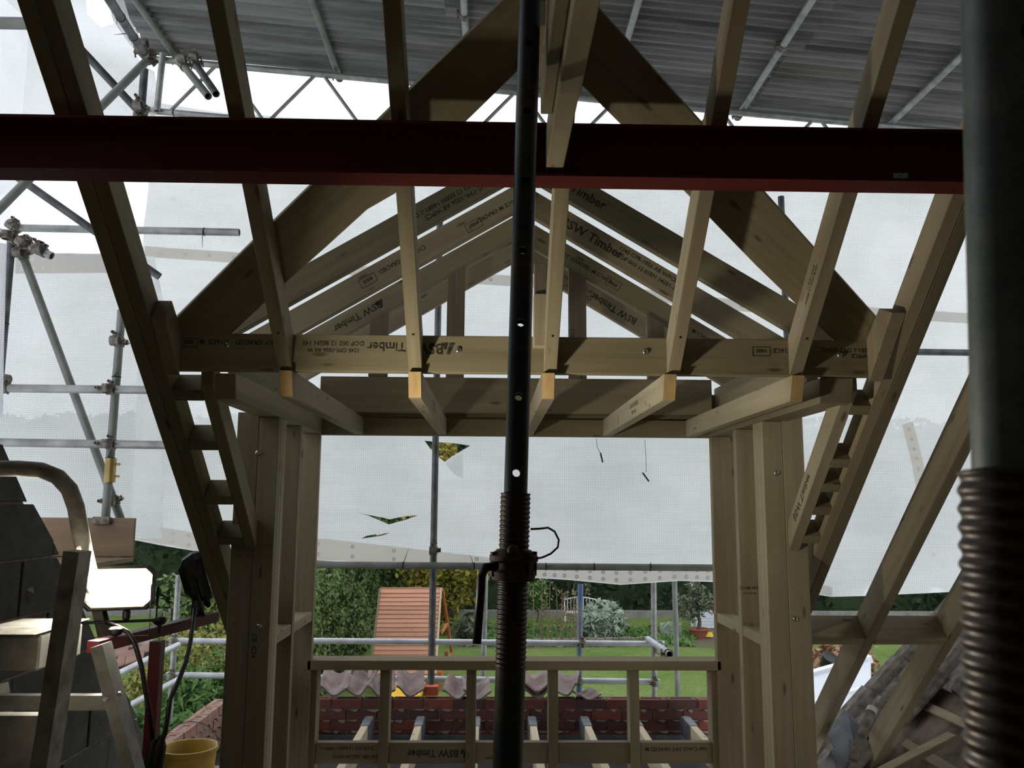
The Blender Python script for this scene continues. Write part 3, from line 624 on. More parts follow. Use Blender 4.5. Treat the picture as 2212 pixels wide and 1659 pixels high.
MB().tube(cab1, .0055, 10).build('cable', M['black'], stand).data.shade_smooth()
cab2 = [at(x, y, Y) for x, y, Y in ((421, 1315, 2.27), (417, 1345, 2.22), (411, 1390, 2.16), (402, 1430, 2.1), (384, 1475, 2.05), (367, 1512, 2.02), (362, 1550, 2.0), (356, 1585, 2.0), (343, 1612, 2.0))]
MB().tube(cab2, .0055, 10).build('cable', M['black'], stand).data.shade_smooth()
for x, y in ((326, 1640), (342, 1632)):
    p = at(x, y, 2.0); o = MB().lathe([(.006, .045), (.010, .03), (.014, .02), (.015, -.05), (.012, -.06)], p, (.12, 0, 1), 14).build('plug', M['black'], stand); smooth_by_angle(o)
def lamp_head(label, c_, n, lit, w_=.150, h_=.098, dp=1.):
    n = Vector(n).normalized(); sd = n.cross(Vector((0, 0, 1))).normalized()*-1; u = n.cross(sd)*-1
    if u.z < 0: u = -u
    t_ = thing('work_lamp', label, 'lamp', c_)
    def loop(sx, sy, d, ch=.016):
        x, y = sx/2, sy/2; return [c_+sd*a+u*b+n*d for a, b in ((-x+ch, -y), (x-ch, -y), (x, -y+ch), (x, y-ch), (x-ch, y), (-x+ch, y), (-x, y-ch), (-x, -y+ch))]
    def loft(loops, name, mat, cap0=False, cap1=False):
        mb = MB(); m = len(loops[0]); fs = []
        for i in range(len(loops)-1):
            for k in range(m): k2 = (k+1) % m; fs.append((i*m+k, i*m+k2, (i+1)*m+k2, (i+1)*m+k))
        if cap0: fs.append(tuple(range(m))[::-1])
        if cap1: fs.append(tuple((len(loops)-1)*m+k for k in range(m)))
        mb.add([v for l in loops for v in l], fs); return mb.build(name, M[mat], t_)
    loft([loop(w_*.45, h_*.5, -.075*dp), loop(w_*.8, h_*.85, -.05*dp), loop(w_, h_, -.006), loop(w_, h_, .008)], 'housing', 'black', True, False)
    loft([loop(w_, h_, .008), loop(w_*.97, h_*.955, .014), loop(w_*.90, h_*.86, .014), loop(w_*.88, h_*.82, .001)], 'bezel', 'black')
    loft([loop(w_*.90, h_*.84, .0015), loop(w_*.55, h_*.35, -.030*dp)], 'reflector', 'reflector', False, True)
    gl = loft([loop(w_*.78, h_*.64, .002, .008), loop(w_*.78, h_*.64, .003, .008)], 'glass', 'lampglass', True, True); gl['label'] = 'glowing halogen glass'
    br = MB().tube([c_+sd*(-w_*.53)-n*.02, c_+sd*(-w_*.53)-u*(h_*.75)-n*.02, c_+sd*(w_*.53)-u*(h_*.75)-n*.02, c_+sd*(w_*.53)-n*.02], .004, 8).build('bracket', M['black'], t_)
    o = MB().lathe([(.004, -.02), (.009, -.012), (.009, .004), (.004, .008)], c_-u*(h_*.56)+n*.0+sd*.02, u, 12).build('catch', M['black'], t_)
    ld = bpy.data.lights.new('lamp_light', 'AREA'); ld.shape = 'RECTANGLE'; ld.size = w_*.76; ld.size_y = h_*.62; ld.energy = lit; ld.color = (1, .92, .77); ld.spread = R(118)
    lo = bpy.data.objects.new('lamp_light', ld); C.objects.link(lo); lo.parent = t_; lo.matrix_parent_inverse = Matrix.Translation(c_).inverted()
    zz = -n; xx = sd; yy = zz.cross(xx); mm = Matrix((xx, yy, zz)).transposed().to_4x4(); mm.translation = c_+n*.005; lo.matrix_basis = mm
    return t_, sd, u, n
LC = at(258, 1270, 2.05)
lh, sd, u, n = lamp_head('lit halogen work lamp beside the stepladder, facing the viewer', LC, (.30, -.92, .10), 8.0, .160, .104)
q = [at(172, 1285, 2.02), at(170, 1378, 2.0), at(322, 1373, 2.0), at(327, 1262, 2.02)]
MB().tube(q, .0012, 6).build('wire_guard', M['black'], lh)
l2 = at(432, 1243, 2.33)
lh2, *_ = lamp_head('black work lamp turned away at the right end of the red crossbar', l2, (.88, .36, .31), 6.6, .120, .130, .65)
p = at(427, 1312, 2.33); MB().box((p.x-.013, p.y-.015, p.z-.028), (p.x+.013, p.y+.015, p.z+.030)).build('terminal_box', M['black'], lh2, bevel=.004)
# ================================================================= aluminium stepladder
ST = thing('stepladder', 'dull aluminium stepladder with hooped handrail at the left edge', 'stepladder', (at(120, 1500, 1.75).x, 1.75, .09))
def pth(l, Y): return [at(x, y, Y) for x, y in l]
def flatbar(pix, Y, name, mat, w_, d_=.03):
    pts = pth(pix, Y); mb = MB()
    for a_, b in zip(pts[:-1], pts[1:]): mb.bar(a_, b, w_, d_, (0, 1, 0))
    return mb.build(name, M[mat], ST)
hr = MB().tube(pth([(-90, 1013), (40, 1012), (90, 1016), (125, 1030), (150, 1057), (164, 1095), (172, 1140)], 1.74)+[at(182, 1190, 1.80), at(196, 1245, 1.98), at(212, 1310, 2.14), at(226, 1372, 2.2)], .0165, 14).build('handrail', M['aluworn'], ST); hr.data.shade_smooth()
def post_to_floor(p0, p1, name, mat, w_, d_):
    a_, b = at(*p0), at(*p1); k = (a_.z-.092)/(a_.z-b.z); return MB().bar(a_, a_+(b-a_)*k, w_, d_, (0, 1, 0)).build(name, M[mat], ST)
post_to_floor((168, 1190, 1.60), (97, 1659, 1.60), 'front_stile', 'aluworn', .029, .050)
post_to_floor((218, 1392, 1.86), (288, 1659, 1.86), 'rear_leg', 'alu', .026, .045)
post_to_floor((-8, 1480, 1.86), (20, 1659, 1.86), 'rear_leg', 'alu', .026, .045)
MB().box((at(-60, 1345, 1.7).x, 1.66, at(100, 1372, 1.66).z), (at(194, 1336, 1.88).x, 1.88, at(100, 1336, 1.88).z)).build('platform', M['aluworn'], ST, bevel=.004)
MB().box((at(-60, 1345, 1.7).x, 1.69, at(100, 1450, 1.69).z), (at(180, 1345, 1.86).x, 1.86, at(100, 1373, 1.69).z)).build('platform_skirt', M['alu'], ST, bevel=.004)
MB().bar(at(-40, 1516, 1.85), at(238, 1516, 1.85), .022, .030).build('cross_brace', M['alu'], ST)
MB().bar(at(-40, 1600, 1.72), at(110, 1600, 1.72), .03, .10).build('tread', M['alu'], ST)
for x, y in ((146, 1371), (228, 1510), (258, 1500)): MB().lathe([(.006, 0), (.005, .003)], at(x, y, 1.70 if x < 200 else 1.83), (0, -1, 0), 12).build('rivet', M['bolt'], ST)
cl = MB(); a_ = pth([(142, 1235), (155, 1205), (168, 1180), (174, 1196), (160, 1236)], 1.71); cl.prism(a_, (0, .01, 0)); cl.build('rag', M['band'], ST)
# ================================================================= scaffold tubes
TR = .02415
def ring(mb, p, d, r=TR+.007, h=.05): mb.lathe([(TR+.0005, -h/2), (r, -h/2), (r, h/2), (TR+.0005, h/2)], p, d, 16, closed=True)
def coupler(parent, p, d1, d2):
    d1, d2 = Vector(d1).normalized(), Vector(d2).normalized(); mb = MB(); n_ = d1.cross(d2)
    n_ = n_.normalized() if n_.length > .1 else d1.orthogonal().normalized()
    ring(mb, p, d1); s_ = n_ if n_.y < 0 else -n_
    ring(mb, p+s_*.054, d2); mb.bar(p+s_*.024, p+s_*.032, .045, .045, d1)
    for dd, o in ((d1, p), (d2, p+s_*.054)):
        q = s_.cross(dd).normalized(); mb.bar(o+q*.03, o+q*.052, .016, .03, dd); mb.tube([o+q*.045-s_*.03, o+q*.045+s_*.045], .0055, 8); mb.tube([o+q*.045+s_*.028, o+q*.045+s_*.045], .011, 6)
    o = mb.build('coupler', M['coupler'], parent); smooth_by_angle(o, 35); return o
def cable_tie(parent, p, d, tail=(0, 0, -.08), r=TR+.003):
    mb = MB(); d = Vector(d).normalized(); mb.lathe([(TR+.0005, -.003), (r, -.003), (r, .003), (TR+.0005, .003)], p, d, 14, closed=True)
    s_ = Vector((0, -1, 0)); mb.tube([p+s_*r, p+s_*(r+.01)+Vector(tail)*.4, p+s_*(r+.005)+Vector(tail)], [.003, .0025, .001], 6)
    return mb.build('cable_tie', M['black'], parent)
def tube(a_, b, label, mat='galv', cps=(), ties=(), name='scaffold_tube', group=None):
    p0, p1 = (at(*a_) if not isinstance(a_, Vector) else a_), (at(*b) if not isinstance(b, Vector) else b)
    o = MB().hollow(p0, p1, TR, .0045, 20).build(name, M[mat], ax=p1-p0); smooth_by_angle(o, 35); tag(o, label, 'scaffold tube', group)
    d = p1-p0
    for t_, d2 in cps: coupler(o, p0+d*t_, d, d2)
    for t_, tl in ties: cable_tie(o, p0+d*t_, d, tl)
    return o
XA, YA, ZA = (1, 0, 0), (0, 1, 0), (0, 0, 1)
tube((205, -50, 3.6), (312, 118, 4.75), 'dark raking tube with cable ties at the upper left', 'galvdark', [(.97, XA)], [(.45, (0, 0, -.06)), (.72, (-.09, 0, -.01))])
tube((328, 120, 4.85), (-60, 510, 4.35), 'pale brace sloping down to the left edge behind the doubled rafter', 'galvgreen', [(.02, ZA)])
tube((90, 15, 4.6), (312, 254, 5.1), 'dark brace crossing the pale brace beside the doubled rafter', 'galvdark', [(.97, XA)])
tube((40, 384, 4.9), (345, 598, 5.2), 'dark brace below the steel beam at upper left', 'galvdark')
tube((-60, 49, 3.2), (150, 52, 3.2), 'short level tube at the top left corner', 'galvgreen')
tube((25, 492, 5.2), (517, 502, 5.2), 'level tube ending in open air left of the valley board', 'galv', [(.02, (.7, 0, -.5))], [(.846, (.005, 0, -.12))])
tube((26, 505, 5.0), (-8, 900, 5.0), 'dark upright at the left edge beside the mesh sheeting', 'galvdark', (), [(.5, (.03, 0, 0))])
tube((45, 540, 5.05), (262, 1125, 5.05), 'long green-stained brace running down behind the left upright', 'galvgreen', [(.02, XA), (.93, ZA)])
lu = tube((263, 670, 4.95), (228, 1118, 4.95), 'green-stained upright left of the doubled rafter, with gold sleeve', 'galvgreen', [(.16, XA)], [(.33, (.02, 0, .03)), (.72, (.03, 0, .06))])
a_, b = at(240, 990, 4.95), at(236.5, 1042, 4.95); sl_ = MB().hollow(a_, b, .031, .0062, 20); d = (b-a_).normalized()
for k in (.25, .75): sl_.tube([a_+(b-a_)*k+Vector((.03, 0, 0)), a_+(b-a_)*k+Vector((.055, 0, 0))], .007, 6)
so = sl_.build('sleeve', M['brass'], lu); smooth_by_angle(so, 35); so['label'] = 'gold-coloured sleeve coupler'
tube((-40, 838, 4.88), (360, 843, 4.88), 'upper of two level rails at left, level with the rafter feet', 'galv', [(.70, ZA), (.12, (.3, 1, 0))])
tube((-40, 955, 4.88), (390, 962, 4.88), 'lower of two level rails at left', 'galv', [(.65, ZA)])
tube((-30, 488, 4.9), (112, 553, 4.9), 'short clamped tube stub beside the left upright', 'galv', [(.4, ZA), (.62, (.5, 0, -.8)), (.85, XA)])
tube((352, 116, 5.9), (339, 240, 5.9), 'short upright hanging below the tin roof corner', 'galv')
tube((312, 150, 5.0), (305, 245, 5.0), 'short dark upright at the coupler cluster', 'galvdark', [(.9, XA)])
tube((385, 128, 5.2), (450, 208, 4.9), 'short pale tube stub under the tin roof edge', 'galvgreen', [(.2, XA)])
tube((418, 132, 5.4), (467, 203, 5.1), 'short dark tube stub under the tin roof edge', 'galvdark', [(.1, XA)])
# toe board and boarded lift at the left
tb = thing('toe_board', 'brown plywood toe board hanging on the left upright', 'board', at(190, 1200, 4.9))
a_, b = at(60, 1118, 4.86), at(286, 1202, 4.86)
MB().box((a_.x, 4.86, b.z), (b.x, 4.88, a_.z)).build('panel', M['ply'], tb, bevel=.002); c_ = at(218, 1120, 4.83); MB().box((c_.x-.05, 4.83, c_.z-.035), (c_.x+.05, 4.859, c_.z+.01)).build('clip', M['coupler'], tb, bevel=.005)
MB().box((at(60, 1205, 4.7).x, 4.35, at(100, 1216, 4.7).z), (at(290, 1205, 4.86).x, 4.855, at(100, 1203, 4.86).z)).build('scaffold_board', M['ply']); tag(bpy.context.scene.objects['scaffold_board'], 'scaffold board lying level under the toe board behind the work lamp', 'board')
# ---------------------------------------------------------------- tin roof
eL, eR = at(335, 116, 6.05), at(2100, 288, 6.05); BT = (eR.z-eL.z)/(eR.x-eL.x)
ZT = lambda x: eL.z+(x-eL.x)*BT
def corrugated(L, W, pitch=.0762, amp=.0125, samp=8):
    n = int(round(W/pitch*samp)); vs = []; fs = []
    for i in range(n+1):
        y = W*i/n; z = amp*math.cos(2*math.pi*y/pitch)
        vs += [(0, y, z), (L, y, z), (0, y, z+.0012), (L, y, z+.0012)]
    for i in range(n):
        k = 4*i; fs += [(k, k+1, k+5, k+4), (k+2, k+6, k+7, k+3), (k, k+4, k+6, k+2), (k+1, k+3, k+7, k+5)]
    fs += [(0, 2, 3, 1), (4*n, 4*n+1, 4*n+3, 4*n+2)]
    mb = MB().add(vs, fs); me = mb.mesh('corrugated_sheet', (1, 0, 0)); me.materials.append(M['tin']); me.shade_smooth(); me.set_sharp_from_angle(angle=R(50)); return me
me_c = corrugated(2.42, .92); ang = -math.atan(BT)
cl_ = ['left', 'middle', 'right']
for r_ in range(2):
    for c__ in range(3):
        x0 = eL.x-.02+c__*2.32; o = link('roof_sheet', me_c); o.location = (x0, 5.19-r_*.838, ZT(x0)+.012+.004*((c__+r_) % 2)); o.rotation_euler = (0, ang, 0)
        tag(o, 'corrugated iron sheet of the temporary roof, %s row, %s sheet' % (('outer', 'inner')[r_], cl_[c__]), 'roof sheet', 'corrugated sheets of the temporary roof')
me_b = corrugated(7.0, 6.9, samp=4); o = link('ceiling_corrugated_roof', me_b); o.location = (eL.x, -2.5, ZT(eL.x)+.024); o.rotation_euler = (0, ang, 0); struct(o)
# purlin tubes under the sheets
for px, py, l in ((378, 118, 'first purlin tube from the left under the corrugated roof'), (728, 163, 'purlin tube under the corrugated roof, left of the common rafters'), (1012, 190, 'purlin tube just left of the valley board apex'),
                  (1318, 215, 'purlin tube right of the valley board apex'), (1602, 246, 'long purlin tube with a clamp right of centre'), (1920, 268, 'rightmost purlin tube under the corrugated roof')):
    x = at(px, py, 6.0).x; z = ZT(x)-.028
    cp = [(.985, XA)] + ([(.62, XA)] if px in (1602, 1012) else [])
    tube(Vector((x, 3.4, z)), Vector((x, 6.12, z)), l, 'galvgreen' if px < 800 else 'galv', cp)
# lattice girder along the roof edge
lat = thing('lattice_girder', 'tubular lattice girder along the far edge of the tin roof', 'girder', at(335, 235, 5.95))
def chord(pa, pb, name, r_=TR, mat='galv'): o = MB().tube([pa, pb], r_, 14).build(name, M[mat], lat); smooth_by_angle(o); return o
tl = lambda px: at(px, 128+(px-335)*.0915, 5.95); bl = lambda px: at(px, 240+(px-335)*.0915, 5.95)
chord(tl(322), tl(2120), 'top_chord'); chord(bl(305), bl(2120), 'bottom_chord')
k = 0; px = 365
while px < 2080:
    chord(bl(px), tl(px+103), 'brace', .0135); chord(tl(px+118), bl(px+205), 'brace', .0135); px += 215
for px in (376,): cable_tie(lat, bl(px), XA, (0, 0, -.03))
# ---------------------------------------------------------------- tubes on the far side of the dormer
fs = tube((951, 430, 6.0), (931, 1478, 6.0), 'dark upright standing outside the window opening, left of the prop', 'galvdark', [(.74, XA)], [(.726, (0, 0, 0))])
tube((560, 1219, 5.92), (1720, 1228, 5.92), 'dull green level tube across the window opening', 'galvgreen', (), [(.265, (.04, 0, .12)), (.397, (-.03, 0, .08)), (.53, (.05, 0, .01)), (.62, (0, 0, .03)), (.725, (0, 0, .04))])
tube((640, 1384, 7.2), (1435, 1391, 7.2), 'upper galvanised guard rail beyond the brick wall', 'galvpale', [(.985, YA), (.775, ZA)])
tube((640, 1463, 7.2), (1425, 1473, 7.2), 'lower galvanised guard rail beyond the brick wall', 'galvpale', [(.985, ZA), (.775, ZA)])
tube((1400, 1380, 7.25), (1447, 1414, 5.6), 'short bright tube pointing at the viewer over the right end of the guard rail', 'galvpale', [(.95, XA)])
tube((1254, 1262, 7.2495), (1250, 1540, 7.2495), 'upright with blue paint behind the guard rails', 'galvblue')
tube((1412, 1258, 7.2495), (1414, 1540, 7.2495), 'grey upright at the right end of the guard rails', 'galv')
tube((1457, 1255, 7.8), (1465, 1540, 7.8), 'green-stained upright right of the guard rails', 'galvgreen')
tube((1049, 1240, 7.6), (1042, 1540, 7.6), 'pale upright just left of the central prop', 'galv')
_p = at(1687, 425, 6.05); tube(_p, Vector((_p.x, _p.y, -3.395)), 'dark upright behind the right doubled rafter', 'galvdark')
tube((1960, 760, 6.0), (2300, 765, 6.0), 'dark level tube between the right doubled rafter and the near prop', 'galvdark')
# left garden-side guard rails
tube((365, 1384, 7.2), (520, 1386, 7.2), 'upper galvanised rail seen left of the post', 'galvpale', [(.08, ZA)])
tube((360, 1458, 7.2), (520, 1460, 7.2), 'lower galvanised rail seen left of the post', 'galvpale', [(.08, ZA)])
tube((386, 1242, 7.25), (366, 1560, 7.25), 'slim pale upright behind the red lamp stand', 'galv')
tube((385, 1393, 7.1), (205, 1480, 6.0), 'upper raking guard rail running towards the viewer at left', 'galvpale')
tube((385, 1468, 7.1), (270, 1530, 6.2), 'lower raking guard rail running towards the viewer at left', 'galvpale')
# ================================================================= white reinforced sheeting
def inside(p, poly):
    c_ = False; n = len(poly)
    for i in range(n):
        a_, b = poly[i], poly[(i+1) % n]
        if (a_[1] > p[1]) != (b[1] > p[1]) and p[0] < (b[0]-a_[0])*(p[1]-a_[1])/(b[1]-a_[1])+a_[0]: c_ = not c_
    return c_
def sub(poly, step):
    out = []
    for i, a_ in enumerate(poly):
        b = poly[(i+1) % len(poly)]; n = max(1, int(math.hypot(b[0]-a_[0], b[1]-a_[1])/step))
        out += [(a_[0]+(b[0]-a_[0])*k/n, a_[1]+(b[1]-a_[1])*k/n) for k in range(n)]
    return out
def disp(x, z, amp, seed, crease=0.):
    v = Vector((x*.7+seed, z*.55, seed*1.7)); d = noise.noise(v)*amp + noise.noise(v*3.1)*amp*.35
    if crease: s_ = (x*.8+z*.6)*3.2+noise.noise(v*1.3)*2.5; d += crease*max(0, math.sin(s_))**6
    return d
def sheet(label, outline, Y, holes=(), step=.075, amp=.05, seed=0., parent=None, name='sheeting', mat='sheet', crease=0., tilt=(0, 0)):
    toq = lambda l: [(lambda p: (p.x, p.z))(at(px, py, Y)) for px, py in l]
    ol = sub(toq(outline), step); hl = [sub(toq(h), .02) for h in holes]
    xs = [p[0] for p in ol]; zs = [p[1] for p in ol]; pts = []; edges = []
    for lp in [ol]+hl:
        k = len(pts); n = len(lp); pts += lp; edges += [(k+i, k+(i+1) % n) for i in range(n)]
    x = min(xs)+.01
    while x < max(xs):
        z = min(zs)+.01
        while z < max(zs):
            q = (x+rnd.uniform(-.01, .01), z+rnd.uniform(-.01, .01))
            if inside(q, ol) and not any(inside(q, h) for h in hl): pts.append(q)
            z += step
        x += step
    vo, _, fo, *_r = delaunay_2d_cdt([Vector(p) for p in pts], edges, [], 0, 1e-5)
    fs = []
    for f in fo:
        c_ = sum((vo[i] for i in f), Vector((0, 0)))/3
        if inside(c_, ol) and not any(inside(c_, h) for h in hl): fs.append(tuple(f))
    mx = sum(xs)/len(xs); mz = sum(zs)/len(zs)
    co = [(p.x, Y+disp(p.x, p.y, amp, seed, crease)+tilt[0]*(p.x-mx)+tilt[1]*(p.y-mz), p.y) for p in vo]
    me = bpy.data.meshes.new(name); me.from_pydata(co, [], fs); at_ = me.attributes.new('gr', 'FLOAT_VECTOR', 'POINT')
    at_.data.foreach_set('vector', np.array([(p.x, p.y, 0) for p in vo], 'f').ravel()); me.materials.append(M[mat]); me.shade_smooth()
    o = link(name, me, parent)
    if label: tag(o, label, 'sheeting')
    return o
def band(parent, top, bot, Y, amp, seed, name='hem_band', eye=True, crease=0., rows=(.25, .75)):
    # strip between two pixel polylines of equal length, 6 mm in front of the sheet, with eyelets
    mb = MB(); vs = []; fs = []; uv = []
    n = len(top); T = []
    for i in range(n-1):
        for k in range(12): f = k/12; T.append(((top[i][0]*(1-f)+top[i+1][0]*f, top[i][1]*(1-f)+top[i+1][1]*f), (bot[i][0]*(1-f)+bot[i+1][0]*f, bot[i][1]*(1-f)+bot[i+1][1]*f)))
    T.append((top[-1], bot[-1])); m = 4
    def pt(i, g):
        a_, b = T[i]; p = at(a_[0]*(1-g)+b[0]*g, a_[1]*(1-g)+b[1]*g, Y); p.y = Y+disp(p.x, p.z, amp, seed, crease)-.006; return p
    for i in range(len(T)): vs += [pt(i, g/m) for g in range(m+1)]
    for i in range(len(T)-1):
        for g in range(m): k = i*(m+1)+g; fs.append((k, k+1, k+m+2, k+m+1))
    mb.add(vs, fs); o = mb.build(name, M['band'], parent, ax=(1, 0, 0)); o['label'] = 'beige reinforced band with eyelets'; o.data.shade_smooth()
    if eye:
        eb = MB()
        for i in range(2, len(T)-1, 3):
            for g in rows: eb.lathe([(.006, -.002), (.014, -.002), (.014, .001), (.006, .001)], pt(i, g), (0, -1, 0), 10, closed=True)
        e = eb.build('eyelets', M['white'], o); e['kind'] = 'stuff'
    return o
Y1 = 6.22
tear1 = [(917, 952), (948, 955), (985, 958), (1016, 963), (1000, 972), (975, 987), (961, 998), (948, 988), (930, 970)]
tear2 = [(772, 1108), (797, 1113), (825, 1118), (841, 1122), (870, 1116), (903, 1113), (875, 1123), (839, 1133), (820, 1125), (795, 1114)]
tear3 = [(779, 1164), (790, 1158), (812, 1154), (842, 1152), (820, 1158), (800, 1161)]
s1 = sheet('large white mesh sheeting hanging behind the dormer, torn in three places',
      [(318, 405), (309, 480), (300, 700), (285, 1165), (345, 1177), (420, 1190), (520, 1200), (700, 1212), (1060, 1230), (1140, 1247), (1226, 1252), (1340, 1263), (1467, 1255), (1560, 1258), (1700, 1276), (1800, 1290), (1900, 1286), (2000, 1281), (2130, 1274), (2330, 1250), (2330, 300), (1400, 290), (840, 262), (480, 243), (330, 222), (322, 300)],
      Y1, [tear1, tear2, tear3], .07, .05, 3.3, crease=.012)
band(s1, [(285, 1128), (420, 1150), (520, 1160), (700, 1164), (1060, 1205), (1140, 1218), (1226, 1222), (1340, 1230)], [(285, 1163), (420, 1188), (520, 1198), (700, 1210), (1060, 1228), (1140, 1245), (1226, 1250), (1340, 1261)], Y1, .05, 3.3, crease=.012)
band(s1, [(1340, 1230), (1467, 1223), (1560, 1228), (1700, 1250), (1800, 1268)], [(1340, 1261), (1467, 1253), (1560, 1256), (1700, 1274), (1800, 1288)], Y1, .05, 3.3, crease=.012)
band(s1, [(312, 531), (520, 545), (780, 572), (1200, 605), (1640, 652), (1940, 666), (2330, 690)], [(312, 554), (520, 568), (780, 595), (1200, 628), (1640, 676), (1940, 688), (2330, 712)], Y1, .05, 3.3, rows=(.5,), crease=.012)
band(s1, [(1948, 918), (1968, 1000), (1985, 1090)], [(1972, 910), (1992, 995), (2008, 1085)], Y1, .05, 3.3, rows=(.5,), crease=.012)
def flap(pix, dy, name='torn_flap'):
    q = [at(x, y, Y1-.03-d_) for (x, y), d_ in zip(pix, dy)]; mb = MB(); n = len(q)
    mb.add(q, [tuple(range(n))]); o = mb.build(name, M['flap'], s1, ax=(1, 0, 0)); bm = bmesh.new(); bm.from_mesh(o.data); bmesh.ops.triangulate(bm, faces=bm.faces); bm.to_mesh(o.data); bm.free(); return o
flap([(961, 999), (1000, 974), (1000, 1034), (985, 1027), (968, 1010)], (0, .0, .09, .1, .05))
flap([(772, 1109), (800, 1124), (840, 1150), (815, 1157), (795, 1140)], (0, .03, .10, .06, .03))
# loose strings hanging on the sheet
for l_, r_ in (([(1288, 948), (1290, 965), (1297, 980)], .002), ([(1393, 950), (1395, 985), (1396, 1020)], .002)):
    MB().tube([at(x, y, Y1-.09) for x, y in l_], r_, 6).build('string', M['galvdark'], s1)
for a_, b in (((1297, 978), (1302, 999)), ((1388, 1021), (1402, 1040))): MB().tube([at(*a_, Y1-.09), at(*b, Y1-.09)], .006, 8).build('toggle', M['black'], s1)
s2 = sheet('white mesh sheeting behind the scaffold at far left, with an eyelet hem on top',
      [(-120, 560), (28, 548), (120, 543), (210, 543), (330, 552), (360, 700), (345, 1165), (230, 1160), (100, 1130), (-120, 1110)], 5.55, (), .07, .09, 8.1, crease=.05)
band(s2, [(30, 549), (120, 545), (210, 545), (300, 550)], [(30, 590), (120, 588), (210, 586), (300, 590)], 5.55, .09, 8.1, crease=.05)
s3 = sheet('white mesh sheeting at the top left corner behind the short level tube', [(-160, -90), (185, -90), (188, 30), (215, 55), (250, 45), (300, 130), (330, 150), (335, 240), (300, 300), (150, 330), (20, 415), (-160, 440)], 5.9, (), .08, .09, 12.4, crease=.06)
s4 = sheet('narrow strip of sheeting folded around the raking tube at upper left', [(228, -20), (262, -20), (280, 40), (303, 80), (312, 110), (300, 122), (280, 95), (262, 70), (245, 45)], 5.0, (), .03, .03, 2.2)
def side_sheet(label, X, y0, y1, z0, z1, seed):
    vs = []; fs = []; n, m = int((y1-y0)/.12), int((z1-z0)/.12)
    for i in range(n+1):
        for j in range(m+1): y, z = y0+(y1-y0)*i/n, z0+(z1-z0)*j/m; vs.append((X+disp(y, z, .08, seed, .05), y, z))
    for i in range(n):
        for j in range(m): k = i*(m+1)+j; fs.append((k, k+1, k+m+2, k+m+1))
    o = MB().add(vs, fs).build('sheeting', M['sheet'], ax=(0, 1, 0), smooth=True); return tag(o, label, 'sheeting')
side_sheet('white mesh sheeting closing the left side of the scaffold, at the picture edge', -3.45, -3.0, 5.75, -2.0, 5.1, 4.4)
s5 = sheet('strip of sheeting at the left edge beside the dark upright', [(-60, 520), (18, 528), (14, 700), (4, 900), (-60, 900)], 4.7, (), .06, .05, 5.2, crease=.03)
# ================================================================= outside: roof edge
G = -3.4
jx = [(-1.30, 'first'), (-.87, 'second'), (-.50, 'third'), (-.10, 'fourth'), (.30, 'fifth'), (.68, 'sixth'), (1.04, 'seventh'), (1.42, 'eighth')]
for x, l in jx:
    t_ = thing('roof_joist', '%s lead-capped pale joist from the left, below the sill plate' % l, 'joist', (x, 5.3, -.06))
    MB().box((x-.024, 4.60, -.060), (x+.024, 6.30, .07)).build('beam', M['bright'], t_, bevel=.002)
    c_ = MB().px([(6.03, .075), (6.26, .078), (6.33, .055), (6.34, -.055), (6.33, -.057), (6.03, -.057)], x-.030, x+.030).build('lead_cap', M['lead'], t_, bevel=.004); c_['label'] = 'folded lead cap on the joist end'
tag(MB().box((-1.35, 6.345, -.139), (1.60, 6.362, -.075)).build('lead_gutter', M['lead']), 'grey lead upstand along the foot of the brick wall', 'flashing')
BYW = 6.372; BTOP = at(1300, 1513, BYW).z
def brick_mesh(L, D, H, frog):
    mb = MB(); b = .003
    if not frog: mb.box((0, 0, 0), (L, D, H)); return mb
    a_, c_ = .03, .028; f = .016
    v = [(0,0,0),(L,0,0),(L,D,0),(0,D,0),(0,0,H),(L,0,H),(L,D,H),(0,D,H),(a_,c_,H),(L-a_,c_,H),(L-a_,D-c_,H),(a_,D-c_,H),(a_+.012,c_+.012,H-f),(L-a_-.012,c_+.012,H-f),(L-a_-.012,D-c_-.012,H-f),(a_+.012,D-c_-.012,H-f)]
    return mb.add(v, [(0,3,2,1),(0,1,5,4),(1,2,6,5),(2,3,7,6),(3,0,4,7),(4,5,9,8),(5,6,10,9),(6,7,11,10),(7,4,8,11),(8,9,13,12),(9,10,14,13),(10,11,15,14),(11,8,12,15),(12,13,14,15)])
